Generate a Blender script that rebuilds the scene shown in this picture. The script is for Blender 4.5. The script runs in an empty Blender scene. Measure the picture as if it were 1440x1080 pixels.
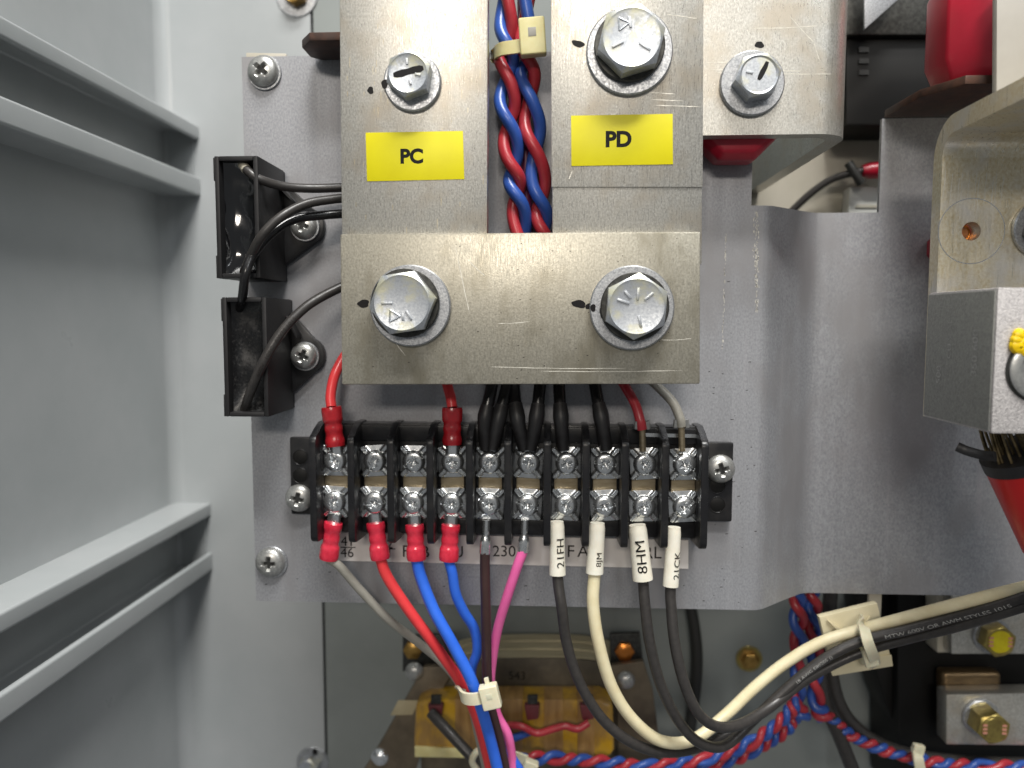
import bpy, bmesh, math, random
from mathutils import Vector, Matrix, Euler
random.seed(7)
R = math.radians
S = 0.001                      # all geometry below is written in millimetres
# ---------------------------------------------------------------- camera
F = 1081.0                     # focal length in pixels of the 1440-px wide photograph
VPX, VPY = 775.0, 455.0        # where the plate's normal vanishes
DIST = 300.0                   # lens to mounting plate, mm
pitch = math.atan((540-VPY)/F)
yaw = math.atan((VPX-720)/F*math.cos(pitch))
CAM = Vector((0, -DIST, 0))
ROT = Euler((math.pi/2-pitch, 0, yaw), 'XYZ').to_matrix()
sc = bpy.context.scene
C = sc.collection
cd = bpy.data.cameras.new('camera')
cam = bpy.data.objects.new('camera', cd); C.objects.link(cam)
cam.location = CAM*S
cam.rotation_euler = (math.pi/2-pitch, 0, yaw)
cd.sensor_width = 36; cd.lens = F/1440*36
cd.clip_start = 0.01; cd.clip_end = 50
cd.dof.use_dof = True; cd.dof.focus_distance = 0.270; cd.dof.aperture_fstop = 8
sc.camera = cam
# ---------------------------------------------------------------- world, lamps, exposure
w = bpy.data.worlds.new('World'); sc.world = w; w.use_nodes = True
bg = w.node_tree.nodes['Background']
bg.inputs[0].default_value = (0.93, 0.97, 1.0, 1); bg.inputs[1].default_value = 0.165
def area(name, loc, target, sx, sy, power, col):
    l = bpy.data.lights.new(name, 'AREA'); l.shape = 'RECTANGLE'
    l.size = sx; l.size_y = sy; l.energy = power; l.color = col
    o = bpy.data.objects.new(name, l); C.objects.link(o); o.location = loc
    o.rotation_euler = (Vector(target)-Vector(loc)).to_track_quat('-Z', 'Y').to_euler()
    return o
area('ceiling_lamp', (0.24, -0.95, 1.45), (0, 0, 0), 0.60, 0.16, 25, (1.0, 0.985, 0.95))
area('ceiling_lamp_overhead', (0.16, -0.52, 1.40), (0, 0, 0), 0.60, 0.16, 17, (1.0, 0.985, 0.95))
area('ceiling_lamp_far', (-0.25, -3.6, 1.20), (0, 0, 0), 1.2, 0.28, 33, (1.0, 0.92, 0.82))
area('added_glint_lamp_right', (1.5, -2.2, 1.7), (0, 0, 0), 0.15, 1.2, 11, (0.95, 0.98, 1.0))  # added lamp, no known fitting: gives the plated metal glints
area('added_glint_lamp_left', (-1.7, -1.9, 1.6), (0, 0, 0), 0.15, 1.2, 7, (0.95, 0.98, 1.0))  # second added lamp out of view, for more varied reflections in the metal
sc.view_settings.view_transform = 'Standard'; sc.view_settings.look = 'None'
sc.view_settings.exposure = 0.1; sc.view_settings.gamma = 1.0
sc.render.engine = 'CYCLES'
sc.render.resolution_x = 1024; sc.render.resolution_y = 768

def P(u, v, h):
    """photo pixel -> point (mm) on the plane h mm in front of the mounting plate"""
    d = ROT @ Vector(((u-720)/F, -(v-540)/F, -1))
    t = (-h-CAM.y)/d.y
    return CAM + d*t
def PXM(h): return F/(DIST-h)          # pixels per mm at height h

# ---------------------------------------------------------------- materials
def lin(c):
    c = c/255.0
    return c/12.92 if c <= 0.04045 else ((c+0.055)/1.055)**2.4
def rgb(r, g, b): return (lin(r), lin(g), lin(b), 1)
MATS = {}
def mat(name, col, col2=None, metallic=0.0, rough=0.5, rough2=None, scale=(0.3,0.3,0.3), bump=0.0,
        bscale=None, spec=0.5, coat=0.0, trans=0.0, detail=4, lo=0.35, hi=0.65, col3=None, s3=(0.05,0.05,0.05),
        streak=None, sss=0.0, rot=(0,0,0), wear=0.0, aniso=0.0):
    m = bpy.data.materials.new(name); m.use_nodes = True
    nt = m.node_tree; N = nt.nodes; L = nt.links
    b = N['Principled BSDF']
    tc = N.new('ShaderNodeTexCoord')
    def noise(sc_, det=detail, rough_=0.6, r=rot):
        mp = N.new('ShaderNodeMapping'); mp.inputs['Scale'].default_value = [k*1000 for k in sc_]
        mp.inputs['Rotation'].default_value = r
        L.new(tc.outputs['Object'], mp.inputs[0])
        n = N.new('ShaderNodeTexNoise'); n.inputs['Scale'].default_value = 1.0
        n.inputs['Detail'].default_value = det; n.inputs['Roughness'].default_value = rough_
        L.new(mp.outputs[0], n.inputs['Vector']); return n.outputs['Fac']
    def ramp(fac, a, z, lo, hi):
        r = N.new('ShaderNodeValToRGB'); r.color_ramp.elements[0].position = lo; r.color_ramp.elements[1].position = hi
        r.color_ramp.elements[0].color = a; r.color_ramp.elements[1].color = z
        L.new(fac, r.inputs[0]); return r.outputs[0]
    def mix(fac, a, bb):
        x = N.new('ShaderNodeMix'); x.data_type = 'RGBA'
        if isinstance(fac, float): x.inputs[0].default_value = fac
        else: L.new(fac, x.inputs[0])
        for sock, val in ((x.inputs[6], a), (x.inputs[7], bb)):
            if isinstance(val, tuple): sock.default_value = val
            else: L.new(val, sock)
        return x.outputs[2]
    f = noise(scale)
    cur = col
    if col2:
        cur = ramp(f, col, col2, lo, hi)
    if col3:
        f3 = ramp(noise(s3, 3), (0,0,0,1), (1,1,1,1), 0.48, 0.66)
        cur = mix(f3, cur, col3)
    st = None
    if streak:
        st = noise(streak[0], 3, 0.7)
        k = ramp(st, (0,0,0,1), (1,1,1,1), streak[1], streak[2])
        cur = mix(k, cur, streak[3])
    if isinstance(cur, tuple): b.inputs['Base Color'].default_value = cur
    else: L.new(cur, b.inputs['Base Color'])
    b.inputs['Metallic'].default_value = metallic
    b.inputs['Specular IOR Level'].default_value = spec
    if rough2 is not None:
        mr = N.new('ShaderNodeMapRange'); mr.inputs[1].default_value = 0.3; mr.inputs[2].default_value = 0.7
        mr.inputs[3].default_value = rough; mr.inputs[4].default_value = rough2
        L.new(st if st is not None else f, mr.inputs[0]); L.new(mr.outputs[0], b.inputs['Roughness'])
    else: b.inputs['Roughness'].default_value = rough
    b.inputs['Coat Weight'].default_value = coat; b.inputs['Coat Roughness'].default_value = 0.15
    b.inputs['Transmission Weight'].default_value = trans
    b.inputs['Anisotropic'].default_value = aniso
    if sss:
        b.inputs['Subsurface Weight'].default_value = sss; b.inputs['Subsurface Radius'].default_value = (1,0.5,0.4)
        b.inputs['Subsurface Scale'].default_value = 0.002
    if bump:
        bn = N.new('ShaderNodeBump'); bn.inputs['Strength'].default_value = bump; bn.inputs['Distance'].default_value = 0.0003
        L.new(noise(bscale or scale), bn.inputs['Height']); L.new(bn.outputs[0], b.inputs['Normal'])
    MATS[name] = m
    return m
mat('galvanised', rgb(172,173,177), rgb(136,137,141), metallic=0.5, rough=0.40, rough2=0.56, scale=(1.5,1.5,1.0), lo=0.28, hi=0.75,
    col3=rgb(148,147,149), s3=(0.035,0.035,0.02), streak=((0.16,0.16,0.004),0.62,0.80,rgb(164,162,166)), bump=0.12, bscale=(1.8,1.8,1.8))
mat('tinned_bar', rgb(214,212,205), rgb(168,165,157), metallic=0.76, rough=0.22, rough2=0.48, scale=(1.7,1.7,1.1), lo=0.30, hi=0.70,
    col3=rgb(186,178,164), s3=(0.055,0.055,0.05), streak=((4.0,4.0,0.22),0.56,0.80,rgb(158,154,146)), bump=0.16, bscale=(2.6,2.6,1.8))
mat('tinned_crossbar', rgb(192,187,172), rgb(152,147,134), metallic=0.70, rough=0.26, rough2=0.48, scale=(1.4,1.4,1.1), lo=0.30, hi=0.70,
    col3=rgb(150,144,128), s3=(0.07,0.07,0.035), streak=((2.6,2.6,0.25),0.58,0.82,rgb(136,130,114)), bump=0.15, bscale=(2.4,2.4,1.8))
mat('bronzed_bar', rgb(228,222,204), rgb(200,184,146), metallic=0.6, rough=0.24, rough2=0.46, scale=(1.0,1.0,0.8), lo=0.30, hi=0.70,
    col3=rgb(212,209,202), s3=(0.06,0.06,0.05), streak=((0.8,0.8,0.05),0.62,0.76,rgb(224,220,210)), bump=0.30, bscale=(1.1,1.1,1.1))
mat('bar_edge', rgb(190,180,150), rgb(150,135,105), metallic=0.85, rough=0.35, scale=(0.3,0.3,0.3))
mat('zinc_bolt', rgb(200,204,208), rgb(168,172,178), metallic=0.75, rough=0.33, rough2=0.5, scale=(1.2,1.2,1.2), bump=0.12, bscale=(2.5,2.5,2.5),
    col3=rgb(205,203,180), s3=(0.15,0.15,0.15))
mat('zinc_washer', rgb(196,198,200), rgb(146,148,152), metallic=0.8, rough=0.3, rough2=0.48, scale=(1.5,1.5,1.5), bump=0.15, bscale=(2,2,2))
mat('dark_steel', rgb(80,80,77), rgb(58,58,56), metallic=0.8, rough=0.4, scale=(0.6,0.6,0.6))
mat('nickel', rgb(236,238,240), rgb(208,210,210), metallic=0.94, rough=0.16, rough2=0.3, scale=(0.6,0.6,0.6), bump=0.05, bscale=(2,2,2))
mat('screw_steel', rgb(192,192,188), rgb(160,160,158), metallic=0.75, rough=0.28, rough2=0.42, scale=(0.9,0.9,0.9), bump=0.06)
mat('brass_strip', rgb(184,170,144), rgb(150,134,104), metallic=0.75, rough=0.38, scale=(0.15,0.6,0.6), lo=0.3, hi=0.7)
mat('cabinet_paint', rgb(168,171,172), rgb(160,164,165), rough=0.27, rough2=0.36, scale=(0.02,0.02,0.02), bump=0.04, bscale=(0.8,0.8,0.8), spec=0.5)
mat('panel_paint', rgb(134,139,137), rgb(126,131,129), rough=0.4, rough2=0.5, scale=(0.02,0.02,0.02), bump=0.04, bscale=(0.8,0.8,0.8))
mat('black_plastic', rgb(27,27,29), rgb(20,20,22), rough=0.26, rough2=0.42, scale=(0.3,0.3,0.3), bump=0.05, bscale=(1.5,1.5,1.5), spec=0.4,
    col3=rgb(36,35,35), s3=(0.12,0.12,0.12))
mat('black_case', rgb(32,31,32), rgb(26,26,27), rough=0.5, spec=0.35, scale=(0.4,0.4,0.4), bump=0.08, bscale=(2,2,2))
mat('potting', rgb(10,10,12), None, rough=0.06, bump=0.5, bscale=(0.10,0.10,0.07), spec=0.7, coat=0.6)
mat('potting_dusty', rgb(16,16,17), rgb(58,56,54), rough=0.22, rough2=0.5, scale=(1.1,1.1,1.1), lo=0.58, hi=0.75, bump=0.5, bscale=(0.12,0.12,0.06), spec=0.5)
mat('ear_black', rgb(30,30,31), rgb(24,24,25), rough=0.35, scale=(0.4,0.4,0.4), bump=0.05)
mat('label_yellow', rgb(216,206,3), rgb(208,196,2), rough=0.42, scale=(0.05,0.05,0.05), spec=0.4)
mat('print_black', rgb(9,8,8), None, rough=0.6, spec=0.25)
mat('print_grey', rgb(44,40,38), None, rough=0.6, spec=0.25)
mat('marker_ink', rgb(8,7,8), rgb(18,14,15), rough=0.55, spec=0.25, scale=(0.8,0.8,0.8))
mat('print_cable', rgb(158,158,155), None, rough=0.6)
mat('print_white', rgb(196,196,192), None, rough=0.6)
mat('strip_white', rgb(228,223,219), rgb(220,214,209), rough=0.5, scale=(0.06,0.06,0.06))
mat('pvc_red', rgb(222,66,68), rgb(212,56,60), rough=0.33, scale=(0.1,0.1,0.1), spec=0.5, sss=0.05)
mat('pvc_red_dark', rgb(178,54,62), rgb(160,42,52), rough=0.32, scale=(0.1,0.1,0.1), sss=0.05)
mat('pvc_blue', rgb(52,108,220), rgb(44,98,208), rough=0.33, scale=(0.1,0.1,0.1))
mat('pvc_blue_dark', rgb(52,88,166), rgb(44,76,150), rough=0.3, scale=(0.1,0.1,0.1))
mat('pvc_grey', rgb(150,147,138), rgb(140,137,128), rough=0.42, scale=(0.1,0.1,0.1))
mat('pvc_brown', rgb(62,42,40), rgb(52,36,35), rough=0.38, scale=(0.1,0.1,0.1))
mat('pvc_pink', rgb(236,112,174), rgb(230,100,164), rough=0.36, scale=(0.1,0.1,0.1))
mat('pvc_purple', rgb(128,52,92), rgb(112,44,82), rough=0.36, scale=(0.1,0.1,0.1))
mat('pvc_black', rgb(58,55,53), rgb(44,42,41), rough=0.3, rough2=0.46, scale=(0.5,0.5,0.5), lo=0.3, hi=0.7, bump=0.06)
mat('pvc_glossy_black', rgb(30,29,30), rgb(24,24,25), rough=0.24, scale=(0.3,0.3,0.3))
mat('pvc_cream', rgb(222,212,178), rgb(212,200,162), rough=0.42, scale=(0.15,0.15,0.15), sss=0.05)
mat('shrink_black', rgb(38,37,38), rgb(30,29,30), rough=0.45, scale=(0.4,0.4,0.4), bump=0.06)
mat('vinyl_red', rgb(222,58,80), rgb(200,36,60), rough=0.2, scale=(0.25,0.25,0.25), coat=0.4, sss=0.25, bump=0.25, bscale=(0.5,0.5,0.35))
mat('vinyl_red_deep', rgb(176,34,42), rgb(150,24,34), rough=0.25, scale=(0.25,0.25,0.25), coat=0.3, sss=0.2, bump=0.25, bscale=(0.5,0.5,0.35))
mat('marker_sleeve', rgb(230,226,212), rgb(222,216,198), rough=0.5, scale=(0.2,0.2,0.2), sss=0.05, bump=0.08, bscale=(0.5,0.5,0.5))
mat('nylon', rgb(222,216,190), rgb(212,206,176), rough=0.38, scale=(0.2,0.2,0.2), sss=0.2)
mat('nylon_aged', rgb(206,198,148), rgb(198,188,132), rough=0.38, scale=(0.2,0.2,0.2), sss=0.2)
mat('nylon_mount', rgb(222,212,180), rgb(212,202,168), rough=0.42, scale=(0.1,0.1,0.1))
mat('copper_dark', rgb(92,64,52), rgb(66,50,44), metallic=0.5, rough=0.45, scale=(0.25,0.25,0.25), col3=rgb(70,58,54), s3=(0.1,0.1,0.1))
mat('copper_edge', rgb(168,96,66), rgb(120,70,54), metallic=0.6, rough=0.4, scale=(0.6,0.6,0.6))
mat('insulator_red', rgb(172,20,46), rgb(156,14,38), rough=0.34, scale=(0.06,0.06,0.06), coat=0.15, bump=0.05, bscale=(0.3,0.3,0.1))
mat('cream_case', rgb(184,178,164), rgb(174,168,152), rough=0.5, scale=(0.05,0.05,0.05))
mat('cover_grey', rgb(168,164,157), rgb(160,156,148), rough=0.5, scale=(0.05,0.05,0.05))
mat('white_plastic', rgb(206,206,200), rgb(198,198,192), rough=0.45, scale=(0.05,0.05,0.05))
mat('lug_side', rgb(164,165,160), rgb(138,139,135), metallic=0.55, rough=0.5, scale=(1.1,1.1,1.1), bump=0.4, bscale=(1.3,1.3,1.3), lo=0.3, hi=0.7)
mat('lug_cast', rgb(214,210,208), rgb(166,162,162), metallic=0.35, rough=0.5, scale=(1.6,1.6,1.6), bump=0.8, bscale=(1.6,1.6,1.6), lo=0.3, hi=0.7)
mat('strand', rgb(150,132,96), rgb(96,84,60), metallic=0.8, rough=0.4, scale=(0.4,0.4,0.4))
mat('cable_red', rgb(206,28,26), rgb(196,22,22), rough=0.28, scale=(0.06,0.06,0.06))
mat('seal_yellow', rgb(240,206,10), rgb(224,184,4), rough=0.3, scale=(0.5,0.5,0.5), bump=0.4)
mat('core_brown', rgb(92,84,70), rgb(72,66,56), metallic=0.35, rough=0.5, scale=(0.1,0.1,0.1), col3=rgb(112,102,84), s3=(0.05,0.05,0.05))
mat('core_top_lit', rgb(204,192,160), rgb(172,160,128), metallic=0.3, rough=0.55, scale=(0.05,0.8,0.05))  # pale tone puts overhead light on the core top into the colour
mat('frame_brown', rgb(120,108,90), rgb(98,88,74), metallic=0.5, rough=0.45, scale=(0.1,0.1,0.1))
mat('coil_tape', rgb(192,150,36), rgb(150,116,58), rough=0.35, scale=(0.10,0.1,0.06), lo=0.4, hi=0.6, coat=0.3)
mat('coil_band', rgb(166,130,76), rgb(134,100,54), rough=0.4, scale=(0.3,0.1,0.04), coat=0.3)
mat('spade_red', rgb(104,44,48), rgb(88,38,42), rough=0.4, scale=(0.2,0.2,0.2))
mat('bolt_yellow', rgb(178,160,92), rgb(146,128,76), metallic=0.85, rough=0.3, scale=(0.3,0.3,0.3))
mat('paint_yellow', rgb(214,200,20), rgb(200,180,14), rough=0.35, scale=(0.3,0.3,0.3))
mat('mark_pink', rgb(214,150,130), None, rough=0.4, metallic=0.4)
mat('brass', rgb(186,150,84), rgb(150,116,60), metallic=0.85, rough=0.35, scale=(0.3,0.3,0.3))
mat('copper_bright', rgb(206,128,60), None, metallic=0.9, rough=0.3)
mat('tab_bronze', rgb(140,116,84), rgb(108,90,66), metallic=0.8, rough=0.35, scale=(0.1,0.3,0.3))
mat('case_dark', rgb(17,16,15), rgb(12,12,11), rough=0.5, scale=(0.05,0.05,0.05), spec=0.25)
mat('bright_scratch', rgb(226,222,210), rgb(200,196,184), metallic=0.2, rough=0.35, scale=(1,1,1))
mat('rubber_and_shade', rgb(40,40,38), None, rough=0.5)

# ---------------------------------------------------------------- mesh helpers
ORG = {}
def finish(o, parent, label=None, cat=None, group=None, kind=None):
    C.objects.link(o)
    if parent is not None: o.parent = parent
    if label: o['label'] = label
    if cat: o['category'] = cat
    if group: o['group'] = group
    if kind: o['kind'] = kind
def thing(name, label, cat, org, group=None, kind=None):
    o = bpy.data.objects.new(name, None); o.empty_display_size = 0.01
    o.location = Vector(org)*S; ORG[o] = Vector(org)
    finish(o, None, label, cat, group, kind); return o
def mk(name, geo, m, bevel=0.0, segs=2, smooth=True, angle=35):
    """geo = (verts, faces) in mm -> mesh data in m"""
    v, f = geo
    me = bpy.data.meshes.new(name)
    me.from_pydata([tuple(Vector(p)*S) for p in v], [], f)
    bm = bmesh.new(); bm.from_mesh(me)
    bmesh.ops.recalc_face_normals(bm, faces=bm.faces)
    if bevel:
        es = [e for e in bm.edges if len(e.link_faces) == 2 and e.calc_face_angle(0) > R(30)]
        bmesh.ops.bevel(bm, geom=es, offset=bevel*S, segments=segs, profile=0.6, affect='EDGES', clamp_overlap=True)
    bm.to_mesh(me); bm.free()
    if smooth:
        me.polygons.foreach_set('use_smooth', [True]*len(me.polygons))
        me.set_sharp_from_angle(angle=R(angle))
    me.materials.append(MATS[m] if isinstance(m, str) else m)
    return me
def obj(name, geo, m, parent=None, bevel=0.0, label=None, cat=None, group=None, kind=None, segs=2, smooth=True, angle=35):
    """world-mm geometry -> one mesh object; vertices relative to the thing's origin"""
    v, f = geo
    if parent is not None: org = ORG[parent]
    else: org = sum((Vector(p) for p in v), Vector())/len(v)
    me = mk(name, ([Vector(p)-org for p in v], f), m, bevel, segs, smooth, angle)
    o = bpy.data.objects.new(name, me)
    if parent is None: o.location = org*S
    ORG[o] = org
    finish(o, parent, label, cat, group, kind); return o
def put(name, me, loc, parent=None, roty=0.0, **kw):
    """instance of shared mesh data (local mm, facing -Y) at a world point"""
    o = bpy.data.objects.new(name, me)
    base = ORG[parent] if parent is not None else Vector()
    o.location = (Vector(loc)-base)*S; o.rotation_euler = (0, roty, 0)
    ORG[o] = Vector(loc)
    finish(o, parent, **kw); return o
def join(*gs):
    V, Fc = [], []
    for v, f in gs:
        k = len(V); V += list(v); Fc += [[i+k for i in q] for q in f]
    return V, Fc
def xf(g, M, t=Vector()):
    return [M @ Vector(p) + Vector(t) for p in g[0]], g[1]
def box(x0, x1, y0, y1, z0, z1):
    v = [(x, y, z) for x in (x0, x1) for y in (y0, y1) for z in (z0, z1)]
    f = [(0,1,3,2),(4,6,7,5),(0,4,5,1),(2,3,7,6),(0,2,6,4),(1,5,7,3)]
    return [Vector(p) for p in v], f
def boxh(x0, x1, h0, h1, z0, z1): return box(x0, x1, -h1, -h0, z0, z1)
def prism_xz(pts, h, t):
    """polygon of (x,z) in front at height h, t thick towards the wall"""
    n = len(pts)
    v = [Vector((x, -h, z)) for x, z in pts] + [Vector((x, -h+t, z)) for x, z in pts]
    f = [list(range(n)), list(range(2*n-1, n-1, -1))] + [[i, (i+1) % n, n+(i+1) % n, n+i] for i in range(n)]
    return v, f
def prism(px, h, t):
    return prism_xz([(P(u, v, h).x, P(u, v, h).z) for u, v in px], h, t)
def lathe(prof, seg=40, c=(0,0,0), closed=True):
    """profile [(r,h)] about the -Y axis"""
    c = Vector(c); v = []; f = []
    for r, h in prof:
        for k in range(seg):
            a = 2*math.pi*k/seg
            v.append(c+Vector((r*math.cos(a), -h, r*math.sin(a))))
    for i in range(len(prof)-1):
        for k in range(seg):
            k2 = (k+1) % seg
            f.append([i*seg+k, i*seg+k2, (i+1)*seg+k2, (i+1)*seg+k])
    if closed:
        f.append(list(range(seg))[::-1]); n = len(prof)-1
        f.append([n*seg+k for k in range(seg)])
    return v, f
def ring(r0, r1, h0, h1, seg=48, c=(0,0,0), ch=0.25):
    prof = [(r0, h0), (r1-ch, h0), (r1, h0+ch), (r1, h1-ch), (r1-ch, h1), (r0+ch, h1), (r0, h1-ch), (r0, h0)]
    return lathe(prof, seg, c, closed=False)
def spline(pts, n=10):
    p = [Vector(q) for q in pts]; p = [2*p[0]-p[1]] + p + [2*p[-1]-p[-2]]
    out = []
    for i in range(1, len(p)-2):
        a, b, c, d = p[i-1:i+3]
        for k in range(n):
            t = k/n
            out.append(0.5*((2*b)+(c-a)*t+(2*a-5*b+4*c-d)*t*t+(3*b-a-3*c+d)*t**3))
    out.append(p[-2]); return out
def W(pts, n=10):
    return spline([P(*q) for q in pts], n)
def frames(path):
    T = []
    for i in range(len(path)):
        T.append((path[min(i+1, len(path)-1)]-path[max(i-1, 0)]).normalized())
    ref = Vector((0, -1, 0))
    out = []
    for t in T:
        n = ref - t*ref.dot(t)
        if n.length < 1e-4: n = Vector((1, 0, 0)) - t*t.x
        n.normalize(); out.append((t, n, t.cross(n))); 
        if abs(t.y) < 0.95: ref = (n*0.7+Vector((0, -1, 0))*0.3)
    return out
def tube(path, r, seg=14, flat=1.0, cap=True):
    fr = frames(path); v = []; f = []
    n = len(path)
    for i, p in enumerate(path):
        rr = r[min(int(i*len(r)/n), len(r)-1)] if isinstance(r, (list, tuple)) else r
        if callable(r): rr = r(i/(n-1))
        t, a, b = fr[i]
        for k in range(seg):
            th = 2*math.pi*k/seg
            v.append(p + a*(rr*flat*math.cos(th)) + b*(rr*math.sin(th)))
    for i in range(n-1):
        for k in range(seg):
            k2 = (k+1) % seg
            f.append([i*seg+k, i*seg+k2, (i+1)*seg+k2, (i+1)*seg+k])
    if cap:
        f.append(list(range(seg))[::-1]); f.append([(n-1)*seg+k for k in range(seg)])
    return v, f
def lerp_prof(pr):
    def fn(t):
        for (t0, r0), (t1, r1) in zip(pr, pr[1:]):
            if t <= t1:
                k = (t-t0)/(t1-t0+1e-9); k = k*k*(3-2*k); return r0+(r1-r0)*k
        return pr[-1][1]
    return fn
def glyphs(s, offset=0.0, fine=False):
    cu = bpy.data.curves.new('lettering', 'FONT'); cu.body = s; cu.size = 1; cu.offset = offset; cu.resolution_u = 4
    o = bpy.data.objects.new('lettering_source', cu); C.objects.link(o)
    dg = bpy.context.evaluated_depsgraph_get(); dg.update()
    me = bpy.data.meshes.new_from_object(o.evaluated_get(dg))
    if fine:                                   # small triangles, so that the print can follow a round surface
        bm = bmesh.new(); bm.from_mesh(me); bmesh.ops.triangulate(bm, faces=bm.faces)
        for _ in range(3):
            es = [e for e in bm.edges if e.calc_length() > 0.12]
            if es: bmesh.ops.subdivide_edges(bm, edges=es, cuts=1); bmesh.ops.triangulate(bm, faces=bm.faces)
        bm.to_mesh(me); bm.free()
    v = [Vector(x.co) for x in me.vertices]; f = [list(p.vertices) for p in me.polygons]
    bpy.data.objects.remove(o); bpy.data.curves.remove(cu); bpy.data.meshes.remove(me)
    x0 = min(p.x for p in v); x1 = max(p.x for p in v); y0 = min(p.y for p in v); y1 = max(p.y for p in v)
    return [Vector((p.x-(x0+x1)/2, p.y-(y0+y1)/2, 0))/(y1-y0) for p in v], f, (x1-x0)/(y1-y0)
def text(s, cx, cy, h, hpx, m, parent, bold=0.0, roll=0.0, wscale=1.0, name='lettering'):
    v, f, _ = glyphs(s, bold); c = P(cx, cy, h); k = hpx/PXM(h)
    ca, sa = math.cos(roll), math.sin(roll)
    out = [c + Vector(((p.x*wscale*ca-p.y*sa)*k, 0, (p.x*wscale*sa+p.y*ca)*k)) for p in v]
    return obj(name, (out, f), m, parent, smooth=False)
def text_on_tube(s, path, r, s0, height, m, parent, ang=0.0, bold=0.0, wscale=1.0, lift=0.06, flat=1.0):
    v, f, asp = glyphs(s, bold, True); fr = frames(path)
    L = [0.0]
    for a, b in zip(path, path[1:]): L.append(L[-1]+(b-a).length)
    out = []
    for p in v:
        d = s0 + (p.x+asp/2)*height*wscale
        i = 0
        while i < len(L)-2 and L[i+1] < d: i += 1
        k = (d-L[i])/(L[i+1]-L[i])
        q = path[i].lerp(path[i+1], k); t, n, b = fr[i]
        t2, n2, b2 = fr[min(i+1, len(fr)-1)]
        n = n.lerp(n2, k).normalized(); b = b.lerp(b2, k).normalized()
        th = ang - p.y*height/r
        out.append(q + n*(math.cos(th)*(r*flat+lift)) + b*(math.sin(th)*(r+lift)))
    return obj('lettering', (out, f), m, parent, smooth=False)
def blob(cx, cy, rx, ry, h, t=0.08, rot=0.0, seed=1, n=26):
    """irregular flat ink patch, sizes in px"""
    rnd = random.Random(seed); ph = [rnd.uniform(0, 6.28) for _ in range(3)]
    pts = []
    for k in range(n):
        a = 2*math.pi*k/n
        q = 1+0.10*math.sin(2*a+ph[0])+0.08*math.sin(3*a+ph[1])+0.05*math.sin(5*a+ph[2])
        x, y = rx*q*math.cos(a), ry*q*math.sin(a)
        pts.append((cx+x*math.cos(rot)-y*math.sin(rot), cy+x*math.sin(rot)+y*math.cos(rot)))
    return prism(pts, h+t, t)
def panhead(r, H, arm_w, arm_l, depth, slot=False, rings=26, seg=72, dome=2.6):
    """domed screw head with a cross recess; local mm facing -Y, base at 0"""
    v = []; f = []
    prof = [(r*0.98, 0.0), (r, 0.35)]
    for rr, hh in prof:
        for k in range(seg):
            a = 2*math.pi*k/seg; v.append(Vector((rr*math.cos(a), -hh, rr*math.sin(a))))
    for i in range(rings, -1, -1):
        q = i/rings*0.985
        for k in range(seg):
            a = 2*math.pi*k/seg; x, z = r*q*math.cos(a), r*q*math.sin(a)
            h = 0.35+(H-0.35)*math.sqrt(max(0, 1-(q)**dome))
            inx = max(abs(x)/arm_l, abs(z)/arm_w); inz = max(abs(z)/arm_l, abs(x)/arm_w)
            m_ = min(inx, inz)
            if m_ < 1.0: h -= depth*min(1, (1-m_)*3.0)*(1-0.5*math.hypot(x, z)/arm_l)
            if slot and abs(x-z) < 0.55*1.414 and math.hypot(x, z) < r*0.97: h -= depth*0.45
            v.append(Vector((x, -h, z)))
    n = len(v)//seg
    for i in range(n-1):
        for k in range(seg):
            k2 = (k+1) % seg
            f.append([i*seg+k, i*seg+k2, (i+1)*seg+k2, (i+1)*seg+k])
    f.append(list(range(seg))[::-1])
    return v, f
def hexhead(af, H, seg=72, h0=0.0, flange=None, dish=0.0):
    """hexagon head with the turned 30-degree chamfer; local mm facing -Y"""
    ri = af/2; rt = ri*0.94
    rows = []
    def rh(a):
        k = (a+math.pi/6) % (math.pi/3)-math.pi/6
        return ri/math.cos(k)
    for mode in range(5):
        row = []
        for k in range(seg):
            a = 2*math.pi*k/seg; r = rh(a)
            if mode == 0: rr, h = r*0.985, h0
            elif mode == 1: rr, h = r, h0+0.3
            elif mode == 2: rr, h = r, h0+H-(r-rt)*0.62
            elif mode == 3: rr, h = rt, h0+H
            else: rr, h = rt*0.9, h0+H-dish
            row.append(Vector((rr*math.cos(a), -h, rr*math.sin(a))))
        rows.append(row)
    v = [p for r_ in rows for p in r_]; f = []
    for i in range(4):
        for k in range(seg):
            k2 = (k+1) % seg
            f.append([i*seg+k, i*seg+k2, (i+1)*seg+k2, (i+1)*seg+k])
    f.append(list(range(seg))[::-1]); f.append([4*seg+k for k in range(seg)])
    return v, f
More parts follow.
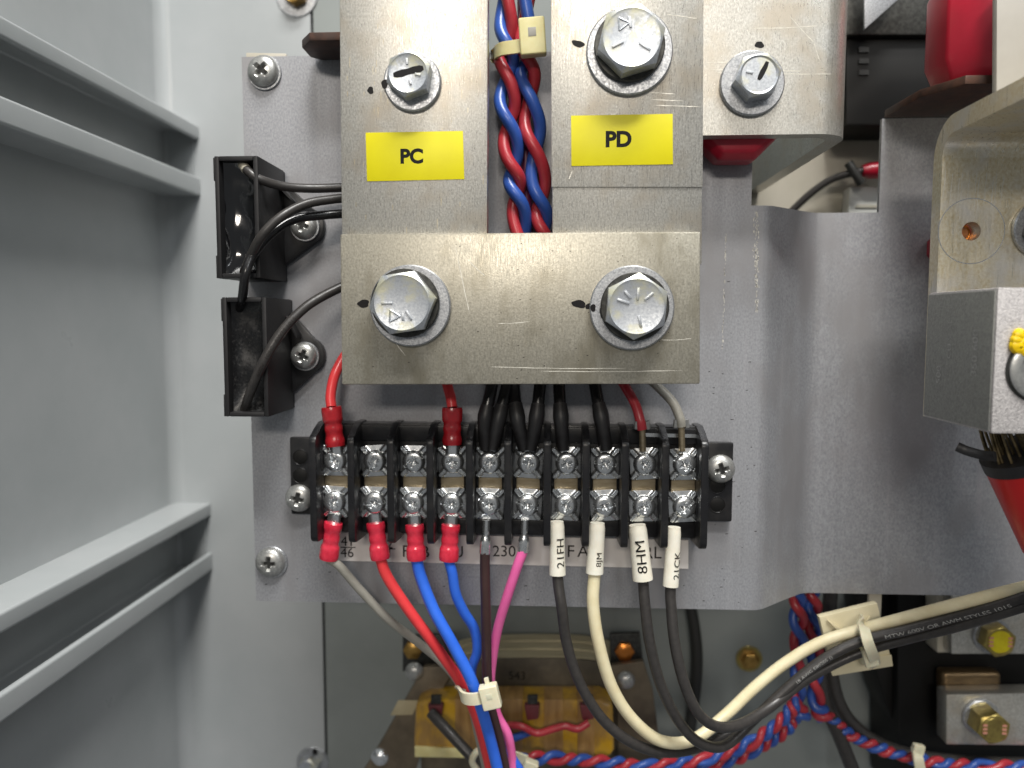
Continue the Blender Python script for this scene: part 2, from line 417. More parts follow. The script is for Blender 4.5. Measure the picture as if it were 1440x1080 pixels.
def saddle(a=4.9, n=36):
    """square dished clamping plate with a double rib along each diagonal, local mm facing -Y"""
    v = []; f = []
    for j in range(n+1):
        for i in range(n+1):
            x = -a+2*a*i/n; z = -a+2*a*j/n
            u = abs(abs(x)-abs(z))/1.414; m_ = max(abs(x), abs(z)); d = math.hypot(x, z)
            rib = math.exp(-((u-0.62)/0.30)**2)*0.95*min(1, max(0, (d-3.2)/1.0)) - math.exp(-(u/0.34)**2)*0.30*min(1, max(0, (d-3.2)/1.0))
            k = 1.1 + rib*1.05 - 0.30*max(0, (m_-3.0)/1.9)*(1-math.exp(-(u/0.9)**2))
            rr = 1 - 0.055*max(0, (min(abs(x), abs(z))/a-0.65)/0.35)
            v.append(Vector((x*rr, -k, z*rr)))
    for j in range(n):
        for i in range(n):
            q = j*(n+1)+i; f.append([q, q+1, q+n+2, q+n+1])
    # skirt
    loop = [i for i in range(n+1)] + [(j+1)*(n+1)-1 for j in range(1, n+1)] + [n*(n+1)+i for i in range(n-1, -1, -1)] + [j*(n+1) for j in range(n-1, 0, -1)]
    k0 = len(v)
    for q in loop: v.append(Vector((v[q].x, 0, v[q].z)))
    for i in range(len(loop)):
        j = (i+1) % len(loop); f.append([loop[i], loop[j], k0+j, k0+i])
    return v, f

# ================================================================ SETTING: the enclosure
HB = -120.0                                     # back wall
XW = P(235, 455, HB).x                          # side wall
XR = P(290, 455, HB).x                          # inner face of the rails
XS = P(446, 455, HB).x                          # seam in the back wall
# side wall with a rounded inside corner into the left strip of the back wall
pro = [(XW, 230)] + [(XW, HB+9)]
for k in range(1, 8):
    a = k/8*math.pi/2; pro.append((XW+9*(1-math.cos(a)), HB+9*(1-math.sin(a))))
corner_end = (XW+9, HB)
def sheet(prof, z0, z1):
    v = []; f = []
    for x, h in prof: v += [Vector((x, -h, z0)), Vector((x, -h, z1))]
    for i in range(len(prof)-1): f.append([2*i, 2*i+2, 2*i+3, 2*i+1])
    return v, f
def slab(prof, z0, z1, t):
    """sheet of prof (x,h) made t thick towards -h / outside"""
    n = len(prof); back = []
    for i, (x, h) in enumerate(prof):
        a = prof[max(i-1, 0)]; b = prof[min(i+1, n-1)]
        d = Vector((b[0]-a[0], b[1]-a[1])).normalized(); nrm = Vector((d.y, -d.x))
        back.append((x+nrm.x*t, h+nrm.y*t))
    poly = list(prof)+back[::-1]
    v = []; f = []; m = len(poly)
    for z in (z0, z1): v += [Vector((x, -h, z)) for x, h in poly]
    for i in range(m): j = (i+1) % m; f.append([i, j, m+j, m+i])
    for i in range(n-1):
        q = [i, i+1, m-2-i, m-1-i]; f.append(q); f.append([m+k for k in q][::-1])
    return v, f
obj('cabinet_wall', slab(pro+[corner_end, (XW+30, HB), (XS, HB)], -260, 260, -1.5), 'cabinet_paint', kind='structure', angle=50)
obj('back_wall_panel', boxh(XS+1.5, 330, HB-1.0, HB+1.2, -260, 260), 'panel_paint', kind='structure')
obj('seam', boxh(XS-3, XS+6, HB-4.5, HB-3, -260, 260), 'rubber_and_shade', kind='structure')
# channel rails on the side wall
def rail(zt, zb, lip, label):
    x0, x1 = XW+0.3, XR; t = 3.0; hy0, hy1 = HB+1.0, 215
    l2 = lip+2.5
    prof = [(x0, zt), (x1, zt), (x1, zt-lip), (x1-t, zt-lip), (x1-t, zt-t), (x0+t, zt-t), (x0+t, zb+t), (x1-t, zb+t), (x1-t, zb+l2), (x1, zb+l2), (x1, zb), (x0, zb)]
    th = thing('channel_rail', label, 'rail', (x0, -HB, zb))
    n = len(prof); v = [Vector((x, -hy1, z)) for x, z in prof]+[Vector((x, -hy0, z)) for x, z in prof]
    f = [[i, (i+1) % n, n+(i+1) % n, n+i] for i in range(n)]
    f += [[0,1,2,3,4,5,6,7,8,9,10,11][::-1], list(range(n, 2*n))]
    obj('channel', (v, f), 'cabinet_paint', th, bevel=1.4, segs=4)
    # closing plate at the wall end
    obj('end_plate', boxh(x0+2.5, x1-3.2, HB+1.2, HB+2.6, zb+2.5, zt-2.5), 'cabinet_paint', th)
    return th
zu1 = P(290, 178, HB).z; zu0 = P(284, 277, HB).z
zl1 = P(300, 706, HB).z; zl0 = P(303, 800, HB).z
r1 = rail(zu1, zu0, 7.5, 'grey painted channel rail high on the side wall above the black boxes')
r2 = rail(zl1, zl0, 7.5, 'grey painted channel rail low on the side wall with a weld tab on top')
obj('weld_tab', prism([(203,714),(236,688),(243,700),(214,722)], HB+6, 5), 'cabinet_paint', r2, bevel=0.6)

# ================================================================ MOUNTING PLATE
HR = -21.0
Zb = P(1060, 858, 0).z; Zn = P(1060, 289, 0).z; Ztop = P(343, 80, 0).z
X0 = (P(343, 80, 0).x+P(357, 847, 0).x)/2
Xn = P(1057, 270, 0).x; Xr = P(1238, 240, HR).x; Xe = P(1440, 540, HR).x+45
Zr = P(1300, 166, HR).z
xb1 = P(1068, 700, 0).x; xb2 = xb1+25
def plate_prof():
    pr = [(X0, 0), (X0+0.6*(Xn-X0), 0), (Xn, 0), (xb1-1.5, 0)]
    for k in range(1, 7): t = k/7; pr.append((xb1-1.5+6*t, -3.2*t*t))
    pr.append((xb1+12, -10.0))
    for k in range(1, 7): t = k/7; pr.append((xb2-4+6*t, HR+3.2*(1-t)**2))
    pr += [(xb2+4, HR), (Xr, HR), (Xe, HR)]
    return sorted(set(pr))
pp = plate_prof()
def zmax(x): return Ztop if x < Xn-0.01 else (Zn if x < Xr-0.01 else Zr)
T = 2.0
v = []; f = []
def pl_seg(sub, z1):
    n = len(sub)
    vv = []; ff = []
    for (x, h) in sub: vv += [Vector((x, -h, Zb)), Vector((x, -h, z1)), Vector((x, -h+T, Zb)), Vector((x, -h+T, z1))]
    for i in range(n-1):
        a, b = 4*i, 4*i+4
        ff += [[a, b, b+1, a+1], [a+2, a+3, b+3, b+2], [a, a+2, b+2, b], [a+1, b+1, b+3, a+3]]
    ff += [[0, 1, 3, 2], [4*n-4, 4*n-2, 4*n-1, 4*n-3]]
    return vv, ff
i1 = [i for i, p in enumerate(pp) if abs(p[0]-Xn) < 0.01][0]; i2 = [i for i, p in enumerate(pp) if abs(p[0]-Xr) < 0.01][0]
def plate_mesh():
    V = []; Fc = []
    def vid(x, h, z, s):
        key = (round(x, 3), round(z, 3), s)
        if key not in ids: ids[key] = len(V); V.append(Vector((x, -h+(T if s else 0), z)))
        return ids[key]
    ids = {}
    zs = sorted({Zb, Zn, Ztop, Zr})
    cells = set()
    for i in range(len(pp)-1):
        zm = Ztop if i < i1 else (Zn if i < i2 else Zr)
        for j in range(len(zs)-1):
            if zs[j+1] <= zm+0.01: cells.add((i, j))
    for (i, j) in cells:
        (xa, ha), (xb, hb) = pp[i], pp[i+1]; za, zb = zs[j], zs[j+1]
        Fc.append([vid(xa,ha,za,0), vid(xb,hb,za,0), vid(xb,hb,zb,0), vid(xa,ha,zb,0)])
        Fc.append([vid(xa,ha,za,1), vid(xa,ha,zb,1), vid(xb,hb,zb,1), vid(xb,hb,za,1)])
        if (i-1, j) not in cells: Fc.append([vid(xa,ha,za,0), vid(xa,ha,zb,0), vid(xa,ha,zb,1), vid(xa,ha,za,1)])
        if (i+1, j) not in cells: Fc.append([vid(xb,hb,za,0), vid(xb,hb,za,1), vid(xb,hb,zb,1), vid(xb,hb,zb,0)])
        if (i, j-1) not in cells: Fc.append([vid(xa,ha,za,0), vid(xa,ha,za,1), vid(xb,hb,za,1), vid(xb,hb,za,0)])
        if (i, j+1) not in cells: Fc.append([vid(xa,ha,zb,0), vid(xb,hb,zb,0), vid(xb,hb,zb,1), vid(xa,ha,zb,1)])
    return V, Fc
mp = thing('mounting_plate', 'galvanised grey sheet metal plate with a step bend carrying the terminal block', 'plate', (0, 0, Zb))
obj('sheet', plate_mesh(), 'galvanised', mp, angle=40)
obj('spacer', prism([(346,74),(402,75),(404,84),(346,84)], -2.3, 1.2), 'cream_case', mp, bevel=0.2)
# marking strip under the terminal block
st = obj('marking_strip', prism([(455,748),(968,760),(968,800),(455,788)], 0.45, 0.4), 'strip_white', mp, label='pale printed strip with black terminal markings')
for s, x, y, hh in (('41', 487, 761, 14), ('46', 488, 777, 14), ('2', 548, 765, 13), ('1', 548, 778, 13), ('F', 571, 775, 17), ('B', 598, 776, 17),
                    ('U', 644, 776, 17), ('230', 709, 775, 16), ('F', 803, 775, 17), ('A', 820, 775, 17), ('RL', 918, 777, 17), ('Y', 941, 776, 17)):
    text(s, x, y, 0.5, hh, 'print_grey', st)
obj('rule', prism([(479,769),(500,769.3),(500,770.6),(479,770.3)], 0.5, 0.06), 'print_grey', st)
obj('mark', prism([(540,771),(556,771.3),(556,772.6),(540,772.3)], 0.5, 0.06), 'print_grey', st)

# ================================================================ COPPER SHELVES, INSULATORS
def zshelf(v, h): return P(775, v, h).z
zs_ = P(470, 84, 1).z
cs = thing('copper_bar', 'dark oxidised copper bar ending above the plate beside the PC bar', 'bus bar', (P(440,84,1).x, 0, zs_))
xl = P(427, 70, 12).x
def hplate(pts, z, t):
    n = len(pts); v = [Vector((x, -h, z)) for x, h in pts]+[Vector((x, -h, z+t)) for x, h in pts]
    return v, [list(range(n)), list(range(2*n-1, n-1, -1))]+[[i, (i+1) % n, n+(i+1) % n, n+i] for i in range(n)]
obj('bar', hplate([(xl+3, 0.5), (xl, 4), (xl, 14), (xl+5, 21), (xl+46, 21), (xl+46, 0.5)], zs_, 3), 'copper_dark', cs, bevel=0.5)
zq = P(1300, 166, HR).z
xq = P(1247, 165, HR).x
cr = thing('copper_bar', 'dark oxidised copper bar with cut corner carrying the red insulator', 'bus bar', (xq+20, 21, zq))
obj('bar', hplate([(xq-1, HR), (xq, 6), (xq+8, 22), (xq+80, 22), (xq+80, HR)], zq+0.3, 3), 'copper_dark', cr, bevel=0.5)

def barrel(rm, re, L, c, axis='Z', seg=8, rot=0.0):
    prof = [(re, 0), (rm, L*0.22), (rm, L*0.78), (re, L)]
    v = []; f = []
    for r, t in prof:
        for k in range(seg):
            a = 2*math.pi*(k+0.5)/seg+rot
            if axis == 'Z': v.append(Vector(c)+Vector((r*math.cos(a), r*math.sin(a), t)))
            else: v.append(Vector(c)+Vector((r*math.cos(a), -t, r*math.sin(a))))
    for i in range(3):
        for k in range(seg): k2 = (k+1) % seg; f.append([i*seg+k, i*seg+k2, (i+1)*seg+k2, (i+1)*seg+k])
    f += [list(range(seg))[::-1], [3*seg+k for k in range(seg)]]
    return v, f
# red insulator on the right copper bar
cI = P(1400, 118, 8)
ri = thing('standoff_insulator', 'glossy red standoff insulator standing on the dark copper bar', 'insulator', (cI.x, -6, zq+3.4))
obj('body', barrel(21.5, 17.5, 44, (cI.x+1, -2, zq+3.4), 'Z', 8), 'insulator_red', ri, bevel=1.2)
# white block beside it
wb = thing('cover_block', 'off white plastic block beside the red insulator in the corner', 'block', P(1420, 130, 30))
obj('body', prism([(1402,-60),(1500,-60),(1500,70),(1401,136)], 30, 3), 'cover_grey', wb, bevel=0.8)
obj('edge', prism([(1403,140),(1500,74),(1500,92),(1406,156)], 29, 8), 'frame_brown', wb, bevel=0.6)
# red insulators behind the bent bracket and the right bracket
c2 = P(1030, 175, 3)
i2_ = thing('standoff_insulator', 'red standoff insulator tucked behind the wide bent bar', 'insulator', (c2.x, 0, c2.z))
obj('body', barrel(17, 14.5, 16.5, (P(1033,165,8).x, -0.1, P(1033,168,8).z), 'Y', 8), 'insulator_red', i2_, bevel=1.0)

# ================================================================ BUS BARS
HBAR = 30.0; TB = 6.3; HX = HBAR+TB+0.2
def barpart(name, px, h, m, th, t=TB, bev=0.5): return obj(name, prism(px, h, t), m, th, bevel=bev, segs=2)
pc = thing('bus_bar', 'tinned flat bus bar with yellow PC label', 'bus bar', P(580, 330, HBAR))
barpart('bar', [(470.5,-620),(688,-620),(685,372),(481,372)], HBAR, 'tinned_bar', pc)
pd = thing('bus_bar', 'tinned flat bus bar with yellow PD label', 'bus bar', P(880, 330, HBAR))
barpart('bar', [(772,-620),(992,-620),(987,372),(777,372)], HBAR, 'tinned_bar', pd)
obj('lap_plate', prism([(772.5,-620),(992.3,-620),(988.2,263),(775.6,263)], HBAR+0.55, 0.5), 'tinned_bar', pd, bevel=0.2)
xb = thing('bus_bar', 'dull tinned crossbar bolted across the lower ends of both upright bars', 'bus bar', P(730, 540, HX))
barpart('bar', [(478,329),(985,325.5),(984.5,540),(480.5,541)], HX, 'tinned_crossbar', xb, bev=0.7)
# bent bracket on the right of PD: front face, rounded corner, flange running back through the notch
HK = 23.0
kx1 = P(1203, 120, HK).x; kz0 = P(1100, 189, HK).z; kz1 = P(1100, -600, HK).z; kx0 = P(970, 100, HK).x
prof = [(kx0, HK)] + [(kx0+(kx1-12-kx0)*k/4, HK) for k in range(1, 5)]
for k in range(1, 11): a = k/10*math.pi/2; prof.append((kx1-12+12*math.sin(a), HK-12+12*math.cos(a)))
prof += [(kx1, -20), (kx1, -60), (kx1, -112)]
kb = thing('bent_bar', 'wide tinned bar bent round a corner and running back through the plate notch', 'bus bar', (kx1-20, 0, kz0))
obj('bar', slab(prof, kz0, kz1, 6.0), 'tinned_bar', kb, angle=50)
# right-hand angle bracket
HBR = 30.0
bx0 = P(1322, 300, HBR).x; bx1 = bx0+62
bzt = P(1345, 205, HBR).z; bzb = P(1312, 588, HBR).z
br = thing('angle_bracket', 'shiny bronze toned bent bar with a small threaded hole', 'bus bar', (bx0+10, -HBR, bzb))
yz = [(HBR, bzb), (HBR, bzt-4)]
for k in range(1, 9): a = k/8*math.pi/2; yz.append((HBR+7*(1-math.cos(a)), bzt-4+7*math.sin(a)))
yz += [(HBR+60, bzt+3)]
n = len(yz); bk = []
for i, (h, z) in enumerate(yz):
    a = yz[max(i-1, 0)]; b = yz[min(i+1, n-1)]; d = Vector((b[0]-a[0], b[1]-a[1])).normalized()
    bk.append((h-d.y*6, z+d.x*6))
holec = (P(1366, 325, HBR).x, P(1366, 325, HBR).z); hr = 12.5/PXM(HBR)
# flat part with a real hole: polar patch inside a square
def holed(x0, x1, z0, z1, cx, cz, r, h, t, seg=32):
    v = []; f = []
    for side in (0, 1):
        y = -h + (t if side else 0)
        for k in range(seg):
            a = 2*math.pi*k/seg; v.append(Vector((cx+r*math.cos(a), y, cz+r*math.sin(a))))
        for k in range(seg):
            a = 2*math.pi*k/seg; dx, dz = math.cos(a), math.sin(a)
            tx = ((x1-cx)/dx if dx > 1e-6 else ((x0-cx)/dx if dx < -1e-6 else 1e9))
            tz = ((z1-cz)/dz if dz > 1e-6 else ((z0-cz)/dz if dz < -1e-6 else 1e9))
            t_ = min(tx, tz); v.append(Vector((cx+dx*t_, y, cz+dz*t_)))
    # snap nearest samples to the corners
    for X in (x0, x1):
        for Z in (z0, z1):
            for side in (0, 1):
                b0 = side*2*seg+seg
                i = min(range(b0, b0+seg), key=lambda q: (v[q].x-X)**2+(v[q].z-Z)**2)
                v[i].x = X; v[i].z = Z
    for k in range(seg):
        k2 = (k+1) % seg; o = 2*seg
        f += [[k, k2, seg+k2, seg+k], [o+k, o+seg+k, o+seg+k2, o+k2], [k, o+k, o+k2, k2], [seg+k, seg+k2, o+seg+k2, o+seg+k]]
    return v, f
obj('face', holed(bx0, bx1, bzb, bzt-4, holec[0], holec[1], hr, HBR, 6), 'bronzed_bar', br, smooth=True, angle=30)
yz2 = yz[1:]; bk2 = bk[1:]; bk2[0] = (HBR-6, bzt-4)
poly = yz2+bk2[::-1]; m_ = len(poly); n = len(yz2)
v = [Vector((bx0, -h, z)) for h, z in poly]+[Vector((bx1, -h, z)) for h, z in poly]
f = [[i, (i+1) % m_, m_+(i+1) % m_, m_+i] for i in range(m_)]
for i in range(n-1): q = [i, i+1, m_-2-i, m_-1-i]; f += [q, [m_+k for k in q][::-1]]
obj('flange', (v, f), 'bronzed_bar', br, angle=40)
obj('threaded_insert', ring(hr*0.72, hr*1.0, 20, 23.8, 32, (holec[0], 0, holec[1]), 0.1), 'copper_bright', br)
obj('scribed_ring', ring(43/PXM(HBR), 44.2/PXM(HBR), HBR+0.01, HBR+0.06, 64, (holec[0], 0, holec[1]), 0.01), 'nickel', br)
i3 = thing('standoff_insulator', 'red standoff insulator just showing behind the bronze toned bent bar', 'insulator', (holec[0], 21, holec[1]))
obj('body', barrel(8, 7.6, 44, (P(1389,325,10).x, 20.9, holec[1]-1), 'Y', 8), 'insulator_red', i3, bevel=1.0)

# mechanical lug
HL0, HL1 = 30.2, 71.0
lx0 = P(1399, 500, HL1).x; lzt = P(1420, 404, HL1).z; lzb = P(1410, 610, HL1).z; lx1 = lx0+50
lug = thing('cable_lug', 'grey cast metal lug block with stamped characters on its side', 'cable lug', (lx0+10, -HL0, lzb))
obj('body', boxh(lx0, lx1, HL0, HL1, lzb, lzt), 'lug_cast', lug, bevel=0.8)
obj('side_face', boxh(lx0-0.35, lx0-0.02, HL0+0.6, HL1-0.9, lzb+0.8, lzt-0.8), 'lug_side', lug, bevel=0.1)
def side_text(s, h, zc, size):
    g, fc, asp = glyphs(s, 0.01)
    out = [Vector((lx0-0.42, -(h-p.y*size), zc+p.x*size)) for p in g]
    # thicken
    n = len(out); o2 = [p+Vector((0.12, 0, 0)) for p in out]
    obj('stamping', (out, fc), 'screw_steel', lug, smooth=False)
side_text('500', 40, (lzb+lzt)/2-6, 3.0); side_text('CU 9 AL', 46, (lzb+lzt)/2+6, 2.6); side_text('350 600', 61, (lzb+lzt)/2+2, 3.2)
scp = P(1462, 520, HL1)
obj('set_screw', lathe([(9.0, HL1+0.02), (9.0, HL1+1.2), (8.4, HL1+1.6), (6.2, HL1+1.6), (6.0, HL1+0.6), (0.5, HL1+0.6)], 40, (scp.x, 0, scp.z)), 'screw_steel', lug)
obj('set_screw_rim', ring(9.02, 9.7, HL1+0.02, HL1+0.5, 40, (scp.x, 0, scp.z), 0.1), 'rubber_and_shade', lug)
sv = []; sp = P(1437, 492, HL1+2)
rb = random.Random(3); gs = []
for k in range(7):
    c = sp+Vector((rb.uniform(-1.0, 2.2), 0, rb.uniform(-4.2, 4.2)))
    r_ = rb.uniform(1.6, 2.6)
    gs.append(lathe([(r_*0.8, HL1+0.02), (r_, HL1+0.8), (r_*0.8, HL1+1.8), (r_*0.3, HL1+2.3)], 14, (c.x, 0, c.z)))
obj('paint_seal', join(*gs), 'seal_yellow', lug, label='lumpy yellow paint seal on the set screw')
# heavy red cable below the lug
ca = P(1446, 628, 50); cb_ = P(1526, 800, 50)
dr = (cb_-ca).normalized()
cab = thing('power_cable', 'thick red cable with black taped end entering the lug', 'cable', ca)
obj('sleeve', tube([ca+dr*4, ca+dr*12, ca+dr*22, ca+dr*33], 14.2, 40), 'cable_red', cab)
obj('jacket', tube([ca+dr*33.05, ca+dr*42, ca+dr*75], 13.6, 40), 'pvc_glossy_black', cab)
obj('tape', tube([ca+dr*0.2, ca+dr*4.1], lambda t: 14.5, 40), 'shrink_black', cab)
obj('tape_tail', tube(spline([P(1346,628,50), P(1360,634,51), P(1382,640,54), P(1400,642,58)], 6), 1.6, 10, flat=0.4), 'shrink_black', cab)
gs = []
for k in range(64):
    a = rb.uniform(0, 6.28); q = math.sqrt(rb.random())*12.2
    fa, fn, fb = frames([ca, cb_])[0]
    p0 = ca+fn*(q*math.cos(a))+fb*(q*math.sin(a))
    top = Vector((lx0+18+(p0.x-ca.x)*0.85, p0.y*1.0, lzb+1.5))
    gs.append(tube([p0+dr*3, p0.lerp(top, 0.5), top], 0.42, 6))
obj('strands', join(*gs), 'strand', cab, kind='stuff')

# ================================================================ STICKERS + INK
def sticker(px, s, c, th, hpx, h=HBAR):
    l = obj('label_sticker', prism(px, h+0.22, 0.15), 'label_yellow', th, bevel=0.05, label='yellow label printed '+s)
    text(s, c[0], c[1], h+0.25, hpx, 'print_black', l, bold=0.042)
sticker([(514,186.5),(651,184),(653,252),(516,255)], 'PC', (579,219.5), pc, 21)
sticker([(803,162.5),(946,160),(946.5,231),(803.5,233.5)], 'PD', (870,195.5), pd, 22, HBAR+0.6)
def ink(cx, cy, rx, ry, h, th, rot=0.0, seed=1): obj('ink_mark', blob(cx, cy, rx, ry, h+0.02, 0.06, rot, seed), 'marker_ink', th, smooth=False)
ink(521, 127, 4.5, 5, HBAR, pc, 0.3, 2); ink(813, 61.5, 8.5, 5, HBAR+0.56, pd, 0.25, 3)
ink(511, 427, 8.5, 5.5, HX, xb, 0.05, 5); ink(814, 427.5, 11, 5, HX, xb, 0.12, 6); ink(828, 431, 4.5, 4.5, HX, xb, 0.3, 7)
ink(1068, 63, 6, 5, HK, kb, 0.1, 8)

# ================================================================ HEX BOLTS
LOCK = None
def hex_bolt(label, c, h, rw, af, hh, rot, marks=(), tri=None, lock=True, off=(0,0), cat='bolt', tw=2.2, mat_='zinc_bolt', dish=0.25):
    o = P(c[0], c[1], h); org = (o.x, -h, o.z)
    th = thing('hex_bolt', label, cat, org)
    cw = (o.x, 0, o.z)
    obj('washer', ring(af*0.30, rw, h+0.02, h+tw, 56, cw, 0.45), 'zinc_washer', th)
    h1 = h+tw
    ox, oz = o.x+off[0], o.z+off[1]
    if lock:
        obj('lock_washer', ring(af*0.28, af*0.60, h1+0.02, h1+2.2, 48, (ox, 0, oz), 0.3), 'dark_steel', th); h1 += 2.22
    hg = xf(hexhead(af, hh, h0=0.02, dish=dish), Matrix.Rotation(rot, 3, 'Y'), Vector((ox, -h1, oz)))
    hd = obj('head', hg, mat_, th, angle=28)
    ht = h1+hh-dish
    for (a, r0, r1) in marks:
        a = R(a); d = Vector((math.cos(a), 0, math.sin(a))); nrm = Vector((-d.z, 0, d.x))
        g = boxh(-0.45, 0.45, 0, 0.45, r0, r1)
        M = Matrix(((nrm.x, 0, d.x), (0, 1, 0), (nrm.z, 0, d.z)))
        obj('grade_mark', xf(g, M, Vector((ox, -ht, oz))), mat_, hd, bevel=0.2)
    if tri:
        a = R(tri); cx, cz = ox+af*0.27*math.cos(a), oz+af*0.27*math.sin(a)
        pts = [(cx+2.3*math.cos(a+k*2.094), cz+2.3*math.sin(a+k*2.094)) for k in range(3)]
        gg = [tube([Vector((pts[k][0], -ht, pts[k][1])), Vector((pts[(k+1) % 3][0], -ht, pts[(k+1) % 3][1]))], 0.36, 8) for k in range(3)]
        obj('maker_mark', join(*gg), mat_, hd)
    return th, hd, (ox, oz), ht
hex_bolt('large zinc hex bolt with raised marks above the PD label', (884.5,74), HBAR+0.55, 14.5, 19.6, 7.0, R(14), [(98,3,6.6),(205,3,7.0),(325,3,7.2)], 125, off=(-0.2,1.0))
t_, hd, oc, ht = hex_bolt('large zinc hex bolt on the crossbar below the PC label', (578,430), HX, 13.9, 19.4, 6.0, R(22), [(182,3,6.8),(300,3,6.6),(275,3.5,6.0)], 238, off=(-1.3,0.8))
t_, hd, oc, ht = hex_bolt('large zinc hex bolt on the crossbar below the PD label', (888,433), HX, 14.2, 19.0, 6.0, R(4), [(160,2.6,6.8),(128,3.2,6.4),(40,3.2,6.8),(282,3,7.0),(85,2,6)], off=(0.7,0.3))
obj('ink_mark', blob(848,437,4.5,11,HX+2.22,0.06,0.0,12), 'marker_ink', t_, smooth=False)
obj('ink_mark', blob(834,433,3.5,6,HX+2.22,0.06,0.0,13), 'marker_ink', t_, smooth=False)
t_, hd, oc, ht = hex_bolt('small zinc hex bolt with a black ink stroke above the PC label', (581,117), HBAR, 9.9, 13.6, 6.2, R(9), [(95,2.6,4.8),(350,2.4,4.4),(285,2.4,4.0)], lock=False, off=(-0.3,0.9), dish=0.3)
def headink(hd, oc, ht, pts, w):
    path = [Vector((oc[0]+x, -ht, oc[1]+z)) for x, z in pts]
    v = []; f = []
    for i, p in enumerate(path):
        d = (path[min(i+1, len(path)-1)]-path[max(i-1, 0)]).normalized(); nn = Vector((-d.z, 0, d.x))
        ww = w*(0.85+0.3*random.random())*(0.6 if i in (0, len(path)-1) else 1)
        v += [p+nn*ww+Vector((0, -0.09, 0)), p-nn*ww+Vector((0, -0.09, 0)), p+nn*ww+Vector((0, 0.05, 0)), p-nn*ww+Vector((0, 0.05, 0))]
    for i in range(len(path)-1):
        a, b = 4*i, 4*i+4
        f += [[a, a+1, b+1, b], [a, b, b+2, a+2], [a+1, a+3, b+3, b+1]]
    obj('ink_mark', (v, f), 'marker_ink', hd, smooth=False)
obj('ink_mark', blob(541,118,4.5,7,HBAR+2.22,0.06,0.35,14), 'marker_ink', t_, smooth=False)
headink(hd, oc, ht, [(-4.9,-0.6),(-3.8,-0.5),(-2,-0.1),(0,0.4),(2,0.9),(4.2,1.3),(5.2,1.6)], 1.15)
t_, hd, oc, ht = hex_bolt('small zinc hex bolt with an ink stroke on the wide bent bar', (1056,119), HK, 11.0, 13.4, 7.2, R(20), [(165,2.0,4.4)], lock=False, off=(0.3,0.5), dish=0.35)
headink(hd, oc, ht, [(2.7,4.2),(2.1,2.6),(1.2,0.9),(0.4,-0.8),(-0.1,-1.7)], 0.9)
# bolt at the right edge of the bronze bar
hex_bolt('dark steel bolt at the edge of the bronze toned bent bar', (1462,322), HBR, 9.5, 13.0, 6.0, R(10), lock=False, mat_='dark_steel')
# bolts on the back wall
hex_bolt('zinc bolt on a wide washer high on the back wall', (419,-4), HB, 11.2, 11, 6, R(5), lock=False, mat_='brass')
t_, hd, oc, ht = hex_bolt('zinc bolt with a black ink tick low on the back wall', (441,1070), HB, 9.3, 10.5, 7, R(12), lock=False, off=(-0.8,0))
obj('ink_tick', tube([P(434,1034,HB+0.3), P(445,1047,HB+0.3)], 0.9, 8, flat=0.15), 'marker_ink', t_)
obj('ink_spot', blob(443,1057,3.5,5,HB+2.3,0.1), 'marker_ink', t_)

# ================================================================ PAN-HEAD SCREWS
me_pan = mk('pan_screw', panhead(6.0, 3.4, 0.95, 3.1, 2.3), 'screw_steel', angle=28)
me_wash = mk('screw_washer', ring(2.5, 6.6, 0.0, 1.0, 48, (0,0,0), 0.2), 'zinc_washer')
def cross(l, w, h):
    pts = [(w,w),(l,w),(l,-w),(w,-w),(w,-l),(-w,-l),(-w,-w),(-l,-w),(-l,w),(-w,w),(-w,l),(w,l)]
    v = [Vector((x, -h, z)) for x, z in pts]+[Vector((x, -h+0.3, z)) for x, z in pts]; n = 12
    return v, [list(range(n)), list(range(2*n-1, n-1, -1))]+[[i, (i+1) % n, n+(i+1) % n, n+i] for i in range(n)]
me_recess_shade = mk('recess', cross(2.75, 0.72, 1.9), 'rubber_and_shade', smooth=False)  # dark cross set into the head: shade of the recess as colour
def pan_screw(label, c, h, roty, s=1.0, wash=True):
    o = P(c[0], c[1], h); th = thing('pan_head_screw', label, 'screw', (o.x, -h, o.z))
    if wash: put('washer', me_wash, o+Vector((0.2, -0.02, -0.3))*1.0, th).scale = (s, 1, s)
    hd = put('head', me_pan, o+Vector((0, -1.02 if wash else -0.02, 0)), th, roty); hd.scale = (s, s, s)
    put('recess', me_recess_shade, ORG[hd], hd)
    return th
pan_screw('cross recess screw in the upper corner of the plate above the black boxes', (372,102), 0.0, R(40))
pan_screw('cross recess screw in the bottom corner of the plate below the black boxes', (382,789), 0.0, R(2))

